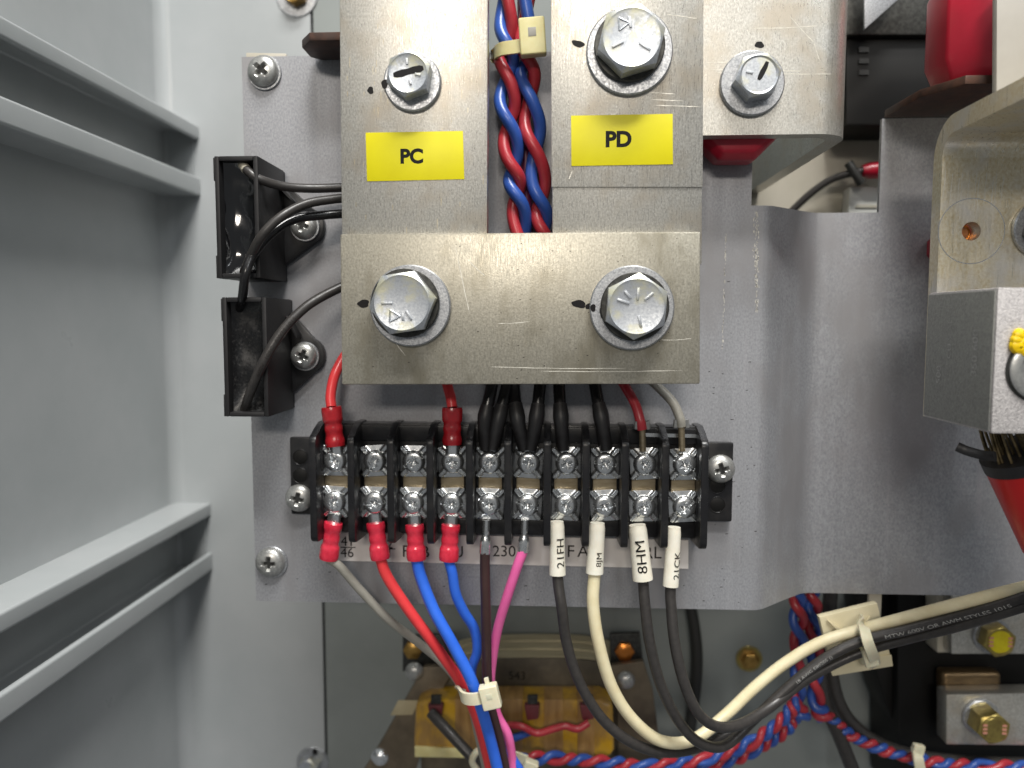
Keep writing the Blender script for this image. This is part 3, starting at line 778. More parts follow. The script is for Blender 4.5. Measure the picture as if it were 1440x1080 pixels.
# ================================================================ BLACK POTTED BOXES
def potted_box(px, ear_c, label, resin):
    h1 = 29.0
    x0 = P(px[0], 300, h1).x; x1 = P(px[1], 300, h1).x; z1 = P(335, px[2], h1).z; z0 = P(335, px[3], h1).z
    th = thing('potted_box', label, 'box', ((x0+x1)/2, 0, z0))
    w_ = 1.7
    xo = 2.0
    gs = [boxh(x0, x0+w_, 2, h1, z0, z1), boxh(x1-w_, x1, 2, h1, z0, z1), boxh(x0+w_+0.01, x1-w_-0.01, 2, h1, z0, z0+w_), boxh(x0+w_+0.01, x1-w_-0.01, 2, h1, z1-w_, z1)]
    for g, nm in zip(gs, ('side', 'side', 'side', 'side')): obj('side', g, 'black_case', th, bevel=0.45)
    obj('base', boxh(x0+0.3, x1-0.3, 0.05, 4, z0+0.3, z1-0.3), 'black_case', th)
    # potting surface: slightly dished grid
    nx, nz = 10, 26; v = []; f = []
    for j in range(nz+1):
        for i in range(nx+1):
            a = i/nx; b = j/nz
            hh = h1-3.6-2.6*(1-(2*a-1)**4)*(1-(2*b-1)**6)+0.35*math.sin(b*17+a*3)*math.sin(a*3.1)
            v.append(Vector((x0+w_*0.8+(x1-x0-1.6*w_)*a, -hh, z0+w_*0.8+(z1-z0-1.6*w_)*b)))
    for j in range(nz):
        for i in range(nx): q = j*(nx+1)+i; f.append([q, q+1, q+nx+2, q+nx+1])
    obj('potting', (v, f), resin, th)
    # two snap clips near the far corners
    for zc in (z0+4, z1-4.5): obj('clip', boxh(x0-0.55, x0-0.02, h1-9, h1-0.5, zc-4, zc+4), 'black_case', th, bevel=0.15)
    # triangular mounting ear
    ex = P(ear_c[0], ear_c[1], 3).x; ez = P(ear_c[0], ear_c[1], 3).z
    pts = []
    for k in range(17):
        a = R(-65+130*k/16); pts.append((ex+7.4*math.cos(a), ez+7.4*math.sin(a)))
    pts += [(x1-0.1, ez+17), (x1-0.1, ez-15)]
    obj('mounting_ear', prism_xz(pts, 3.2, 3.1), 'ear_black', th, bevel=0.4)
    # gussets
    obj('gusset', prism_xz([(x1+0.02, ez+15.5), (ex-1.5, ez+8.2), (ex-1.5, ez+7.0), (x1+0.02, ez+14.0)], 9, 5.8), 'ear_black', th)
    return th
b1 = potted_box((303,364,219,391), (429,318), 'upper black potted plastic box with glossy resin face', 'potting')
b2 = potted_box((308,371,418,586), (430,500), 'lower black potted plastic box with dusty resin face', 'potting_dusty')
pan_screw('cross recess screw through the ear of the upper black box', (429,318), 3.2, R(20), 0.86)
pan_screw('cross recess screw through the ear of the lower black box', (429,500), 3.2, R(25), 0.86)
def wire(label, pts, r, m, group=None, name='wire', n=10):
    path = W(pts, n); th = thing(name, label, 'wire', path[0], group)
    obj('insulation', tube(path, r), m, th)
    return th, path
tw, tp = wire('pale tipped dark grey wire from the top of the upper black box', [(341,231,24),(348,240,27),(365,252,27),(398,262,22),(440,265,17),(500,263,14)], 1.65, 'pvc_black')
obj('pale_tip', tube(tp[:10], 1.75, 14), 'cream_case', tw)
wire('dark grey wire looping from the bottom of the upper black box', [(343,384,24),(352,362,30),(368,332,34),(395,305,32),(430,287,26),(470,280,20),(505,277,16)], 1.65, 'pvc_black')
wire('black wire joining the top of the lower black box', [(337,434,23),(341,418,29),(345,388,33),(355,360,31),(380,330,29),(412,309,24),(450,303,20),(505,299,14)], 1.65, 'pvc_glossy_black')
th, p_ = wire('printed dark grey wire from the bottom of the lower black box', [(344,576,24),(352,552,28),(370,510,31),(395,468,29),(425,436,25),(455,416,21),(505,392,15)], 1.75, 'pvc_black')
text_on_tube('600V  105C  AWM 1015', p_, 1.75, 17, 1.3, 'print_grey', th, ang=0.4, wscale=1.3, lift=0.03)

# ================================================================ TERMINAL BLOCK
HT = 21.0            # height of the barriers
bxs = [440, 493.5, 549, 604.5, 660, 714, 769.5, 824, 879, 935.5, 991]
tb = thing('terminal_block', 'black ten way barrier terminal block with twenty plated screws', 'terminal block', P(716, 690, 0))
rowx = [470, 526, 581, 634.5, 688, 741.5, 795, 850, 905, 961]
def zc(i): return P(bxs[i], 683+ i*0.85, HT).z
# base body
L0 = P(442, 683, 8); L1 = P(989, 691.5, 8)
def rot_box(x0, x1, h0, h1, z0, z1):
    """box whose long axis follows the block's slight tilt"""
    sl = (zc(10)-zc(0))/(P(bxs[10],690,HT).x-P(bxs[0],690,HT).x); xa = P(bxs[0],690,HT).x; za = zc(0)
    g = boxh(x0, x1, h0, h1, z0, z1)
    return [Vector((p.x, p.y, p.z+za+sl*(p.x-xa))) for p in g[0]], g[1]
xa, xz = P(bxs[0], 690, HT).x, P(bxs[10], 690, HT).x
obj('base', rot_box(xa-1.0, xz+1.0, 0.5, 8.0, -21, 22), 'black_plastic', tb, bevel=0.6)
obj('ledge', rot_box(xa-0.6, xz+0.6, 8.02, 9.6, 15.5, 21.4), 'black_plastic', tb, bevel=0.4)
obj('ledge', rot_box(xa-0.6, xz+0.6, 8.02, 9.6, -20.4, -14.5), 'black_plastic', tb, bevel=0.4)
# barriers
def barrier(i):
    c = P(bxs[i], 690, HT); z = zc(i); t = 1.35
    yzp = [(0.6, 22.6), (9, 22.6), (15, 20.5), (HT-3.0, 19.0)]
    for k in range(1, 6): a = k/6*math.pi/2; yzp.append((HT-3+3*math.sin(a), 16+3*math.cos(a)))
    yzp += [(HT, 16), (HT, -19.0)]
    for k in range(1, 6): a = k/6*math.pi/2; yzp.append((HT-3+3*math.cos(a), -19.0-3*math.sin(a)))
    yzp += [(HT-3, -22.0), (12, -22.6), (6, -23.2), (0.6, -23.2)]
    n = len(yzp)
    v = [Vector((c.x-t, -h, z+q)) for h, q in yzp]+[Vector((c.x+t, -h, z+q)) for h, q in yzp]
    f = [list(range(n)), list(range(2*n-1, n-1, -1))]+[[k, (k+1) % n, n+(k+1) % n, n+k] for k in range(n)]
    return obj('barrier', (v, f), 'black_plastic', tb, bevel=0.5)
for i in range(11):
    b = barrier(i)
    # thicker foot of each barrier beside the clamps
    c = P(bxs[i], 690, HT); z = zc(i)
    for q in (8.2, -8.0):
        obj('boss', boxh(c.x-1.75, c.x+1.75, 8.05, 14.5, z+q-4.0, z+q+4.0), 'black_plastic', b, bevel=0.5)
# mounting tabs; dark discs put the shade of the holes into colour
def tab(x0, x1, zc_, s, holes):
    o = obj('mounting_tab', rot_box(x0, x1, 0.6, 3.6, -15.5, 15.5), 'black_plastic', tb, bevel=0.8)
    for u, v_, r_ in holes:
        p = P(u, v_, 3.7)
        obj('tab_hole_shade', lathe([(r_, 3.62), (r_*0.96, 3.68)], 28, (p.x, 0, p.z)), 'case_dark', o)
        obj('hole_rim', ring(r_, r_+0.35, 3.62, 3.8, 28, (p.x, 0, p.z), 0.08), 'black_plastic', o)
xt0 = P(409, 680, 3).x; xt1 = P(1030, 690, 3).x
tab(xt0, xa-1.02, 0, -1, [(422,643,2.9),(422,669,2.9)])
tab(xz+1.02, xt1, 0, 1, [(1009,683,2.9),(1009,710,2.9)])
pan_screw('cross recess screw in the terminal block tab beside the lower black box', (421,700), 3.7, R(12), 0.92, False)
pan_screw('cross recess screw in the terminal block tab at the end with the grey fork wire', (1013,659), 3.7, R(-15), 0.92, False)
# terminals
me_sad = mk('clamp', saddle(5.45), 'nickel', angle=60)
me_scr = mk('terminal_screw', panhead(4.4, 2.3, 0.62, 2.1, 1.5, slot=True, rings=24, seg=64, dome=5.0), 'nickel', angle=28)
rs = random.Random(5)
for k in range(10):
    pt = P(rowx[k]+1.5, 647.5+0.62*k, 12); pb = P(rowx[k]+0.3, 705.5+0.8*k, 12)
    xm = (pt.x+pb.x)/2
    o = obj('link_strip', boxh(xm-4.5, xm+4.5, 8.05, 10.0, pb.z-5.5, pt.z+5.5), 'brass_strip', tb, bevel=0.3)
    for p in (pt, pb):
        c = put('clamp', me_sad, (p.x, -10.6, p.z), tb, R(rs.uniform(-4, 4))); c.scale = (1.0, 1, 1.10)
        s_ = put('terminal_screw', me_scr, (p.x+rs.uniform(-.2,.2), -11.7, p.z), tb, R(rs.uniform(0, 360)))

# ================================================================ WIRES AT THE TERMINAL BLOCK
def crimp(th, a, b, m='vinyl_red', r=3.8, flat=0.8):
    """vinyl crimp barrel from terminal end a to wire end b (px,px,h)"""
    A, B = P(*a), P(*b); path = [A.lerp(B, k/22) for k in range(23)]
    pr = lerp_prof([(0, r*0.93), (0.1, r*0.98), (0.3, r*0.84), (0.44, r*0.90), (0.56, r*0.84), (0.68, r*1.0), (0.92, r*1.02), (1.0, r*0.95)])
    c = obj('crimp_sleeve', tube(path, pr, 24, flat=flat), m, th)
    d = (A-B).normalized()
    obj('tongue', tube([A-d*1, A+d*3.5], 2.6, 12, flat=0.35), 'nickel', th)
    return c
LW = 'wires leaving the underside of the terminal block'
def lower_wire(label, cr, pts, r, m, cm='vinyl_red'):
    th, path = wire(label, [cr[1]]+pts, r, m, LW)
    crimp(th, cr[0], cr[1], cm)
    return th, path
# bundle converges at the cable tie near (668,975)
lower_wire('light grey wire with red crimp below the first terminal', ((469,735,12),(462,786,11)), [(478,797,10),(505,828,7),(545,870,3),(590,905,-2),(630,940,-6),(660,985,-8),(672,1030,-10),(690,1110,-12)], 1.75, 'pvc_grey')
lower_wire('red wire with red crimp running into the tied bundle', ((528,735,12),(535,786,12)), [(545,812,12),(575,858,11),(615,912,9),(648,960,6),(668,1002,3),(682,1050,1),(696,1110,0)], 2.15, 'pvc_red')
lower_wire('blue wire with red crimp running straight into the tied bundle', ((583,738,12),(586,787,12)), [(592,812,12),(610,858,13),(636,905,14),(662,955,14),(678,1000,11),(692,1050,8),(706,1110,6)], 2.3, 'pvc_blue')
lower_wire('blue wire with red crimp and a kink above the cable tie', ((634,738,12),(631,788,12)), [(636,806,12),(641,835,11),(652,860,9),(667,885,6),(671,915,4),(663,945,2),(668,990,0),(700,1035,-6),(735,1090,-10)], 2.0, 'pvc_blue')
th, p5 = wire('dark brown wire with bare metal barrel', [(682,776,12),(682,800,12),(683,850,12),(684,900,10),(685,950,7),(689,990,5),(702,1040,2),(716,1110,0)], 1.95, 'pvc_brown', LW)
def bare_barrel(th, a, b):
    A, B = P(*a), P(*b); path = [A.lerp(B, k/14) for k in range(15)]
    obj('metal_barrel', tube(path, lerp_prof([(0, 1.5), (0.35, 1.55), (0.45, 1.2), (0.55, 1.9), (0.7, 2.2), (1, 2.25)]), 18, flat=0.85), 'nickel', th)
bare_barrel(th, (684,731,12), (682,778,12))
th, p6 = wire('bright pink wire with bare metal barrel', [(736,774,12),(728,795,12),(713,840,10),(700,884,6),(692,930,2),(690,965,0),(699,1005,-3),(714,1034,-5),(720,1070,-8),(722,1110,-8)], 1.95, 'pvc_pink', LW)
bare_barrel(th, (738,731,12), (736,776,12))
def marked(label, sleeve, txt, pts, r, m, rs_, ang=0.0, hgt=3.4):
    A, B = P(*sleeve[0]), P(*sleeve[1])
    path = W([sleeve[0], sleeve[1]]+pts, 12)
    th = thing('control_cable', label, 'wire', A, LW)
    obj('insulation', tube(path[7:], r, 16), m, th)
    sp = [A.lerp(B, k/20) for k in range(21)]
    sl = obj('marker_sleeve', tube(sp, lerp_prof([(0, rs_*0.86), (0.12, rs_*0.97), (0.6, rs_), (1, rs_*1.06)]), 24, flat=0.93), 'marker_sleeve', th)
    rev = sp[::-1]
    text_on_tube(txt, rev, rs_*1.0, 3.2, hgt, 'print_black', sl, ang=ang, wscale=1.25, lift=0.14, flat=0.95)
    return th, path
mk1 = [(797,905,16),(815,960,15),(848,1012,13),(890,1045,10),(935,1058,4),(985,1050,-4),(1040,1022,-12)]
tail = lambda d: [(1085,985+d[0],-8+d[1]),(1130,945+d[0],-9+d[1]),(1170,917+d[0],-9+d[1]),(1215,897+d[0],-8.5+d[1]),(1275,883+d[0],-4+d[1]),(1340,866+d[0],4+d[1]),(1400,850+d[0],14+d[1]),(1475,826+d[0],24+d[1])]
th, q1 = marked('black control cable in a white sleeve marked 21FH', ((783,733,14),(784,808,15)), '21FH', [(790,855,17)]+mk1+tail((8,-1.5)), 2.05, 'pvc_black', 2.95, ang=0.45, hgt=2.9)
th, q2 = marked('cream white control cable in a white sleeve marked 8JM', ((840,735,14),(836,806,15)), '8JM', [(834,850,16),(842,905,16),(860,965,14),(890,1012,11),(930,1042,7),(975,1040,2),(1020,1006,-5),(1060,968,-8),(1105,932,-9),(1155,903,-9),(1212,885,-8),(1275,868,-2),(1340,851,8),(1400,836,17),(1475,818,26)], 2.35, 'pvc_cream', 3.15, ang=0.5, hgt=2.7)
th3, q3 = marked('black control cable in a white sleeve marked 8HM', ((896,738,14),(904,815,15)), '8HM', [(907,850,16),(914,905,17),(930,965,16),(955,1015,14),(985,1045,11),(1020,1048,5),(1060,1012,-2)]+tail((3,4.5)), 2.05, 'pvc_black', 3.6, ang=0.0, hgt=3.6)
th, q4 = marked('black control cable in a white sleeve marked 21CK', ((948,741,14),(943,824,15)), '21CK', [(944,855,16),(949,905,18),(962,960,19),(982,1003,18),(1010,1022,13),(1045,1017,6),(1085,992,-2),(1130,958,-6),(1172,934,-8),(1217,915,-7.5),(1277,898,-2),(1342,882,8),(1402,864,18),(1475,842,28)], 2.05, 'pvc_black', 2.8, ang=0.6, hgt=2.5)
def arclen(path, px_x):
    L = 0
    for a, b in zip(path, path[1:]):
        L += (b-a).length
        u = b-CAM; q = ROT.inverted() @ u
        if 720 + F*q.x/(-q.z) >= px_x and L > 60: return L
    return L
text_on_tube('MTW 600V OR AWM STYLES 1015', q3, 2.05, arclen(q3, 1240), 1.5, 'print_cable', th3, ang=0.0, wscale=1.5, lift=0.05)
text_on_tube('18 AWG E80205 ()', q3, 2.05, arclen(q3, 1118), 1.5, 'print_cable', th3, ang=0.0, wscale=1.4, lift=0.05)

UW = 'wires entering the top of the terminal block'
for lab, cr, pts in (('red wire with red crimp dropping from the crossbar corner', ((472,627,13),(466,572,13)), [(465,556,12),(470,530,10),(482,505,6),(500,480,3)]),
                     ('red wire with red crimp dropping from under the crossbar bolt', ((636,625,13),(636,573,13)), [(634,560,12),(630,545,10),(624,520,7),(620,490,5)])):
    th, p_ = wire(lab, [cr[1]]+pts, 1.95, 'pvc_red', UW)
    crimp(th, cr[0], cr[1], 'vinyl_red_deep', 3.9, 0.85)
for i, (a, b, c) in enumerate((((683,632,12),(682,590,13),(692,540,10)), ((693,632,13),(701,590,13),(713,540,9)), ((737,632,12),(728,590,13),(722,535,7)),
                               ((746,632,13),(754,590,14),(760,535,10)), ((792,632,12),(789,590,13),(786,535,8)), ((852,632,12),(846,590,13),(836,535,8)))):
    path = W([a, b, c, (c[0]+2, 500, 4), (c[0]+2, 470, 3)], 10)
    th = thing('wire', ('black wire in heat shrink, one of a pair on the brown wire terminal', 'black wire in heat shrink beside its twin over the brown wire terminal', 'black wire in heat shrink leaning away from the crossbar over the pink wire terminal',
                        'black wire in heat shrink slanting over the pink wire terminal', 'black wire in heat shrink over the terminal marked 21FH', 'black wire in heat shrink over the terminal marked 8JM')[i], 'wire', path[0], UW)
    obj('insulation', tube(path, 2.35), 'pvc_glossy_black', th)
    obj('heat_shrink', tube(path[:15], lerp_prof([(0, 2.4), (0.5, 2.6), (0.8, 3.0), (1, 2.6)]), 20), 'shrink_black', th)
def fork(th, a, b):
    A, B = P(*a), P(*b); d = (B-A).normalized(); s = Vector((1, 0, 0))
    obj('fork_barrel', tube([A, A.lerp(B, 0.6), B], 1.25, 14), 'brass_strip', th)
    obj('crimp_wing', join(tube([B-s*2.2-d*0.8, B-s*1.9+d*2.2], 0.9, 10), tube([B+s*2.2-d*0.8, B+s*1.9+d*2.2], 0.9, 10)), 'screw_steel', th)
th, p_ = wire('dark red wire with bare fork end beside the grey fork wire', [(903,604,15),(900,590,15),(893,568,13),(880,545,10),(862,515,5),(850,490,4)], 1.85, 'pvc_red_dark', UW); fork(th, (904,634,13), (903,600,15))
th, p_ = wire('grey wire with bare fork end at the last terminal', [(958,600,14),(956,588,14),(946,566,12),(925,544,9),(900,520,5),(880,495,4)], 1.75, 'pvc_grey', UW); fork(th, (959,634,13), (958,598,14))
obj('busbar_jumper', prism([(905,609),(990,611),(990,616),(905,614)], 9.9, 0.25), 'nickel', tb)

# ================================================================ TWISTED PAIRS
def helix(center, amp, turns, phase, n=90, flat=0.75):
    """path around a centre spline (list of world points)"""
    c = spline(center, max(4, n//max(1, len(center)-1))); fr = frames(c); out = []
    for i, p in enumerate(c):
        t = i/(len(c)-1); wob = 0.35*math.sin(t*turns*4.1+amp)+0.2*math.sin(t*turns*7.3); a = 2*math.pi*turns*t+phase+wob
        out.append(p+fr[i][2]*(amp*math.cos(a)+0.35*math.sin(t*turns*3.3+phase))+fr[i][1]*(amp*math.sin(a)*flat))
    return out
def twisted(label, pts, amp, turns, phase, r, mats=('pvc_red_dark', 'pvc_blue_dark'), n=140, group=None, flat=0.85):
    cs_ = [P(*q) for q in pts]
    th = thing('twisted_pair', label, 'wire', cs_[0], group)
    for k, m in enumerate(mats):
        o = obj('strand', tube(helix(cs_, amp, turns, phase+k*2*math.pi/len(mats), n, flat), r, 12), m, th)
    return th
TP = 'red and blue twisted wires'
twisted('red and blue twisted pair close to the PC bar under the aged cable tie', [(710,-60,12),(712,60,12),(714,150,13),(722,240,12),(733,330,9),(735,400,5)], 2.4, 4.0, -0.2, 2.3, group=TP)
twisted('red and blue twisted pair close to the PD bar under the aged cable tie', [(742,-60,12),(740,60,12),(746,150,12),(756,240,11),(764,330,8),(766,400,5)], 2.4, 3.5, 2.5, 2.3, group=TP)
wire('purple wire behind the twisted pairs between the upright bars', [(735,-60,4),(738,150,5),(740,250,5),(742,400,2)], 2.3, 'pvc_purple')
# aged tie on them
def tie(label, head, band, hrot, m, hw=4.6, hh=5.6, h=18, hd=4.5, tail_=None):
    o = P(head[0], head[1], h); th = thing('cable_tie', label, 'cable tie', o)
    M = Matrix.Rotation(hrot, 3, 'Y')
    hb = obj('head', xf(boxh(-hw, hw, 0, hd, -hh, hh), M, Vector((o.x, -h, o.z))), m, th, bevel=0.9, segs=3)
    obj('slot_patch', xf(boxh(-hw*0.30, hw*0.30, hd+0.02, hd+0.12, -hh*0.05, hh*0.42), M, Vector((o.x, -h, o.z))), 'pvc_grey' if m == 'nylon_aged' else m, hb, bevel=0.05)  # thin patch for the slot; grey on the aged head paints its shade
    # band as a flat ribbon
    path = W(band, 12); v = []; f = []; bw = 2.3; bt = 0.55
    fr = frames(path)
    for p, (t, n_, b_) in zip(path, fr):
        for (aa, bb) in ((-bt, -bw), (bt, -bw), (bt, bw), (-bt, bw)): v.append(p+n_*aa+b_*bb)
    for i in range(len(path)-1):
        for k in range(4): k2 = (k+1) % 4; f.append([4*i+k, 4*i+k2, 4*i+4+k2, 4*i+4+k])
    f += [[0, 1, 2, 3], [4*(len(path)-1)+k for k in (3, 2, 1, 0)]]
    obj('band', (v, f), m, th)
    if tail_: obj('tail', xf(boxh(-0.8, 0.8, 0.5, 1.8, hh-0.3, hh+2.2), M, Vector((o.x, -h, o.z))), m, th)
    return th
tie('aged cream cable tie round the twisted pairs between the upright bars', (749,56), [(698,82,9),(697,75,14),(706,69,18.5),(725,66,20),(748,62,20.5)], R(-4), 'nylon_aged', 4.6, 6.4, 18.5)
tie('white nylon cable tie round the coloured wire bundle', (690,975), [(649,962,2),(647,972,10),(652,981,16),(668,983,18.5),(690,977,18)], R(-14), 'nylon', 3.6, 4.6, 16.2, tail_=True)

# ================================================================ CABLE-TIE MOUNT
tabx = P(1228, 840, -30)
mt = thing('cable_tie_mount', 'square cream adhesive cable tie mount holding the control cables', 'cable tie mount', P(1205, 905, -19))
obj('pad', prism([(1152,868),(1234,848),(1256,936),(1172,950)], -15.5, 3.5), 'nylon_mount', mt, bevel=0.6)
for px in ([(1163,872),(1196,893),(1201,900),(1190,900)], [(1225,866),(1217,888),(1205,897),(1212,882)]):
    obj('rib', prism(px, -14, 1.4), 'nylon_mount', mt, bevel=0.3)
obj('saddle', prism([(1196,893),(1226,886),(1240,925),(1210,935)], -13.2, 2.2), 'nylon_mount', mt, bevel=0.6)
obj('pad_edge', prism([(1165,935),(1254,921),(1256,937),(1171,951)], -14.6, 0.8), 'nylon_mount', mt, bevel=0.3)
tt = thing('cable_tie', 'translucent cable tie holding the control cables to the square mount', 'cable tie', P(1222, 915, -14))
def ribbon(pts, bw, bt):
    path = W(pts, 10); fr = frames(path); v = []; f = []
    for p, (t, n_, b_) in zip(path, fr):
        for (aa, bb) in ((-bt, -bw), (bt, -bw), (bt, bw), (-bt, bw)): v.append(p+n_*aa+b_*bb)
    for i in range(len(path)-1):
        for k in range(4): k2 = (k+1) % 4; f.append([4*i+k, 4*i+k2, 4*i+4+k2, 4*i+4+k])
    f += [[0, 1, 2, 3], [4*(len(path)-1)+k for k in (3, 2, 1, 0)]]
    return v, f
obj('band', ribbon([(1208,870,-13),(1212,878,-5),(1216,888,-1.2),(1220,902,1.2),(1226,918,-0.4),(1230,930,-6),(1231,936,-13)], 2.1, 0.5), 'nylon', tt)
obj('head', prism([(1212,915),(1232,911),(1238,936),(1219,941)], -4.5, 8.6), 'nylon', tt, bevel=0.8)
ms = thing('support_tab', 'narrow metal tab hanging behind the plate that carries the tie mount', 'bracket', P(1226, 835, -32))
obj('pad_spacer', boxh(P(1215,880,-20).x, P(1232,880,-20).x, -23.55, -19.05, P(1226,925,-20).z, P(1226,870,-20).z), 'cream_case', ms)
obj('tab', boxh(P(1220,840,-25).x, P(1238,840,-25).x, -25.4, -23.6, P(1226,925,-25).z, P(1226,780,-34).z), 'cream_case', ms, bevel=0.3)

# ================================================================ TRANSFORMER BELOW
HTR = -62.0
tr = thing('transformer', 'brown iron cored transformer with yellow taped coil below the plate', 'transformer', P(740, 1075, -80))
arch = [(592,1000)]
for k in range(0, 21):
    a = math.pi*(1-k/20); arch.append((750+158*math.copysign(abs(math.cos(a))**0.62, math.cos(a)), 992-97*abs(math.sin(a))**0.72))
arch += [(908,1000)]
arch_lo = arch + [(908,1100),(592,1100)]
low = [(750+(u-750)*1.0, 1000+(v_-1000)*0.70) for u, v_ in arch[1:-1]]
core = obj('core', prism([(592,1100)]+low+[(908,1100)], HTR-8, 2.0), 'core_brown', tr, bevel=0.4)
fz = [P(u, v_, HTR-8) for u, v_ in low]
for k in range(6):                             # stacked laminations seen along the top of the core
    obj('lamination', prism_xz([(p.x*(1.0-0.0015*(k % 2)), p.z-0.35*(k % 2)) for p in [P(592,1100,HTR-8)]+fz+[P(908,1100,HTR-8)]], HTR-10.1-5*k, 4.9), 'core_top_lit', tr, bevel=0.3)
obj('coil', prism([(584,992),(600,985),(845,985),(862,992),(864,1055),(858,1066),(588,1066),(581,1055)], HTR+10, 16), 'coil_tape', tr, bevel=3, segs=3)
for u0, u1 in ((640,672),(690,735),(765,792),(812,836)):
    obj('coil_band', prism([(u0,984),(u1,984),(u1,1066),(u0,1066)], HTR+10.6, 14), 'coil_band', tr, bevel=0.5)
obj('coil_margin', prism([(583,1050),(700,1056),(700,1067),(583,1065)], HTR+11, 3), 'nylon_aged', tr, bevel=0.5)
obj('frame', prism([(596,938),(640,938),(612,990),(580,1100),(500,1100),(520,1070)], HTR-2, 4), 'frame_brown', tr, bevel=0.6)
obj('frame', prism([(566,895),(620,893),(640,938),(596,938),(566,945)], HTR-10, 3), 'dark_steel', tr, bevel=0.6)
obj('frame_patch', prism([(560,985),(590,985),(580,1005),(549,1006)], HTR-1.8, 0.5), 'core_top_lit', tr)
obj('frame', prism([(850,938),(905,930),(918,970),(935,1100),(870,1100),(868,990)], HTR-4, 4), 'frame_brown', tr, bevel=0.6)
obj('frame', prism([(858,892),(900,890),(906,945),(858,945)], HTR-10, 3), 'dark_steel', tr, bevel=0.6)
for u, v_, m, h in ((583,944,'screw_steel',HTR-1.9),(535,1064,'nickel',HTR-1.9),(880,956,'screw_steel',HTR-3.9)):
    p = P(u, v_, h); obj('rivet', lathe([(4.6, h), (4.4, h+1.2), (3.2, h+2.6), (1.4, h+3.2)], 24, (p.x, 0, p.z)), m, tr)
for u, v_, m in ((581,913,'brass'),(878,915,'copper_bright')):
    h = HTR-9.9; p = P(u, v_, h); obj('screw', lathe([(5.0, h), (4.8, h+2), (3.0, h+3.0), (1.0, h+3.0)], 6, (p.x, 0, p.z)), m, tr)
text('543', 727, 950, HTR-7.9, 12, 'case_dark', tr)
for u in (612, 748, 826):
    sp_ = obj('spade_terminal', prism([(u-11,992),(u+11,992),(u+9,1012),(u-7,1014)], HTR+15, 4), 'spade_red', tr, bevel=0.8)
    obj('spade_blade', prism([(u-6,978),(u+8,978),(u+8,993),(u-6,993)], HTR+14, 1.2), 'dark_steel', sp_)
wire('dark grey wire from the coil end into the lower harness', [(606,1002,HTR+16),(630,1028,HTR+22),(655,1055,HTR+26),(680,1080,HTR+28)], 2.6, 'pvc_black')
wire('thin red wire snaking across the yellow coil', [(700,1022,HTR+16),(718,1020,HTR+16),(735,1022,HTR+17),(755,1031,HTR+17),(778,1025,HTR+17),(795,1021,HTR+17),(812,1025,HTR+17),(828,1016,HTR+16)], 1.7, 'pvc_red_dark')
wire('thin dark blue wire crossing under the red coil wire', [(700,1046,HTR+15),(725,1037,HTR+15),(748,1028,HTR+15)], 1.8, 'pvc_blue_dark')
tie('white nylon tie round the harness at the foot of the bundle', (745,1076), [(700,1060,-40),(720,1062,-33),(742,1070,-29)], R(20), 'nylon', 3.2, 3.6, -31)
# pale loop of tie at the bundle foot
wire('white nylon loop around the grey wire at the bundle foot', [(672,1085,-30),(664,1070,-27),(672,1056,-26),(690,1051,-28)], 1.5, 'nylon')

# horizontal twisted harness
HW = 'red and blue twisted wires'
twisted('red and blue twisted pair lying under the cream control cable', [(690,1075,-42),(760,1066,-42),(830,1070,-43),(900,1076,-44),(980,1070,-46),(1050,1048,-48),(1100,1012,-50),(1122,985,-52)], 1.6, 11, 0.3, 1.7, ('pvc_red_dark', 'pvc_blue_dark'), 200, HW)
twisted('red and blue twisted pair beneath the pair under the cream cable', [(760,1095,-48),(860,1092,-48),(960,1086,-50),(1045,1062,-52),(1100,1030,-54),(1125,1000,-56)], 1.6, 10, 1.4, 1.7, ('pvc_red_dark', 'pvc_blue_dark'), 200, HW)
twisted('red and blue twisted pair dropping behind the plate bend', [(1118,780,-50),(1122,850,-50),(1123,910,-52),(1122,985,-54),(1128,1010,-54)], 2.0, 4.0, 0.5, 2.1, ('pvc_red_dark', 'pvc_blue_dark'), 120, HW)
twisted('red and blue twisted pair dropping next to the tie mount', [(1142,780,-54),(1143,850,-54),(1146,910,-54),(1148,985,-56),(1160,1010,-56)], 2.0, 4.2, 2.0, 2.1, ('pvc_red_dark', 'pvc_blue_dark'), 120, HW)
twisted('red and blue twisted pair trailing to the contactor under the dark cables', [(1160,1000,-58),(1190,1030,-58),(1235,1052,-58),(1290,1068,-58),(1360,1076,-58),(1470,1078,-58)], 1.5, 9.5, 0.2, 1.6, ('pvc_red_dark', 'pvc_blue_dark'), 160, HW)
wire('dark cable dropping steeply from behind the tie mount', [(1152,930,-62),(1158,985,-60),(1178,1030,-58),(1198,1080,-56),(1210,1110,-56)], 3.2, 'pvc_black')
wire('dark cable sweeping from the tie mount towards the contactor', [(1172,790,-70),(1166,870,-70),(1170,955,-68),(1190,1008,-66),(1235,1046,-64),(1300,1066,-63),(1380,1074,-63),(1470,1076,-62)], 3.4, 'pvc_black')
tie('small clear tie on the cables beside the contactor', (1289,1051), [(1288,1052,-54),(1291,1066,-50),(1294,1082,-50)], R(10), 'nylon', 2.6, 2.4, -54, hd=3)

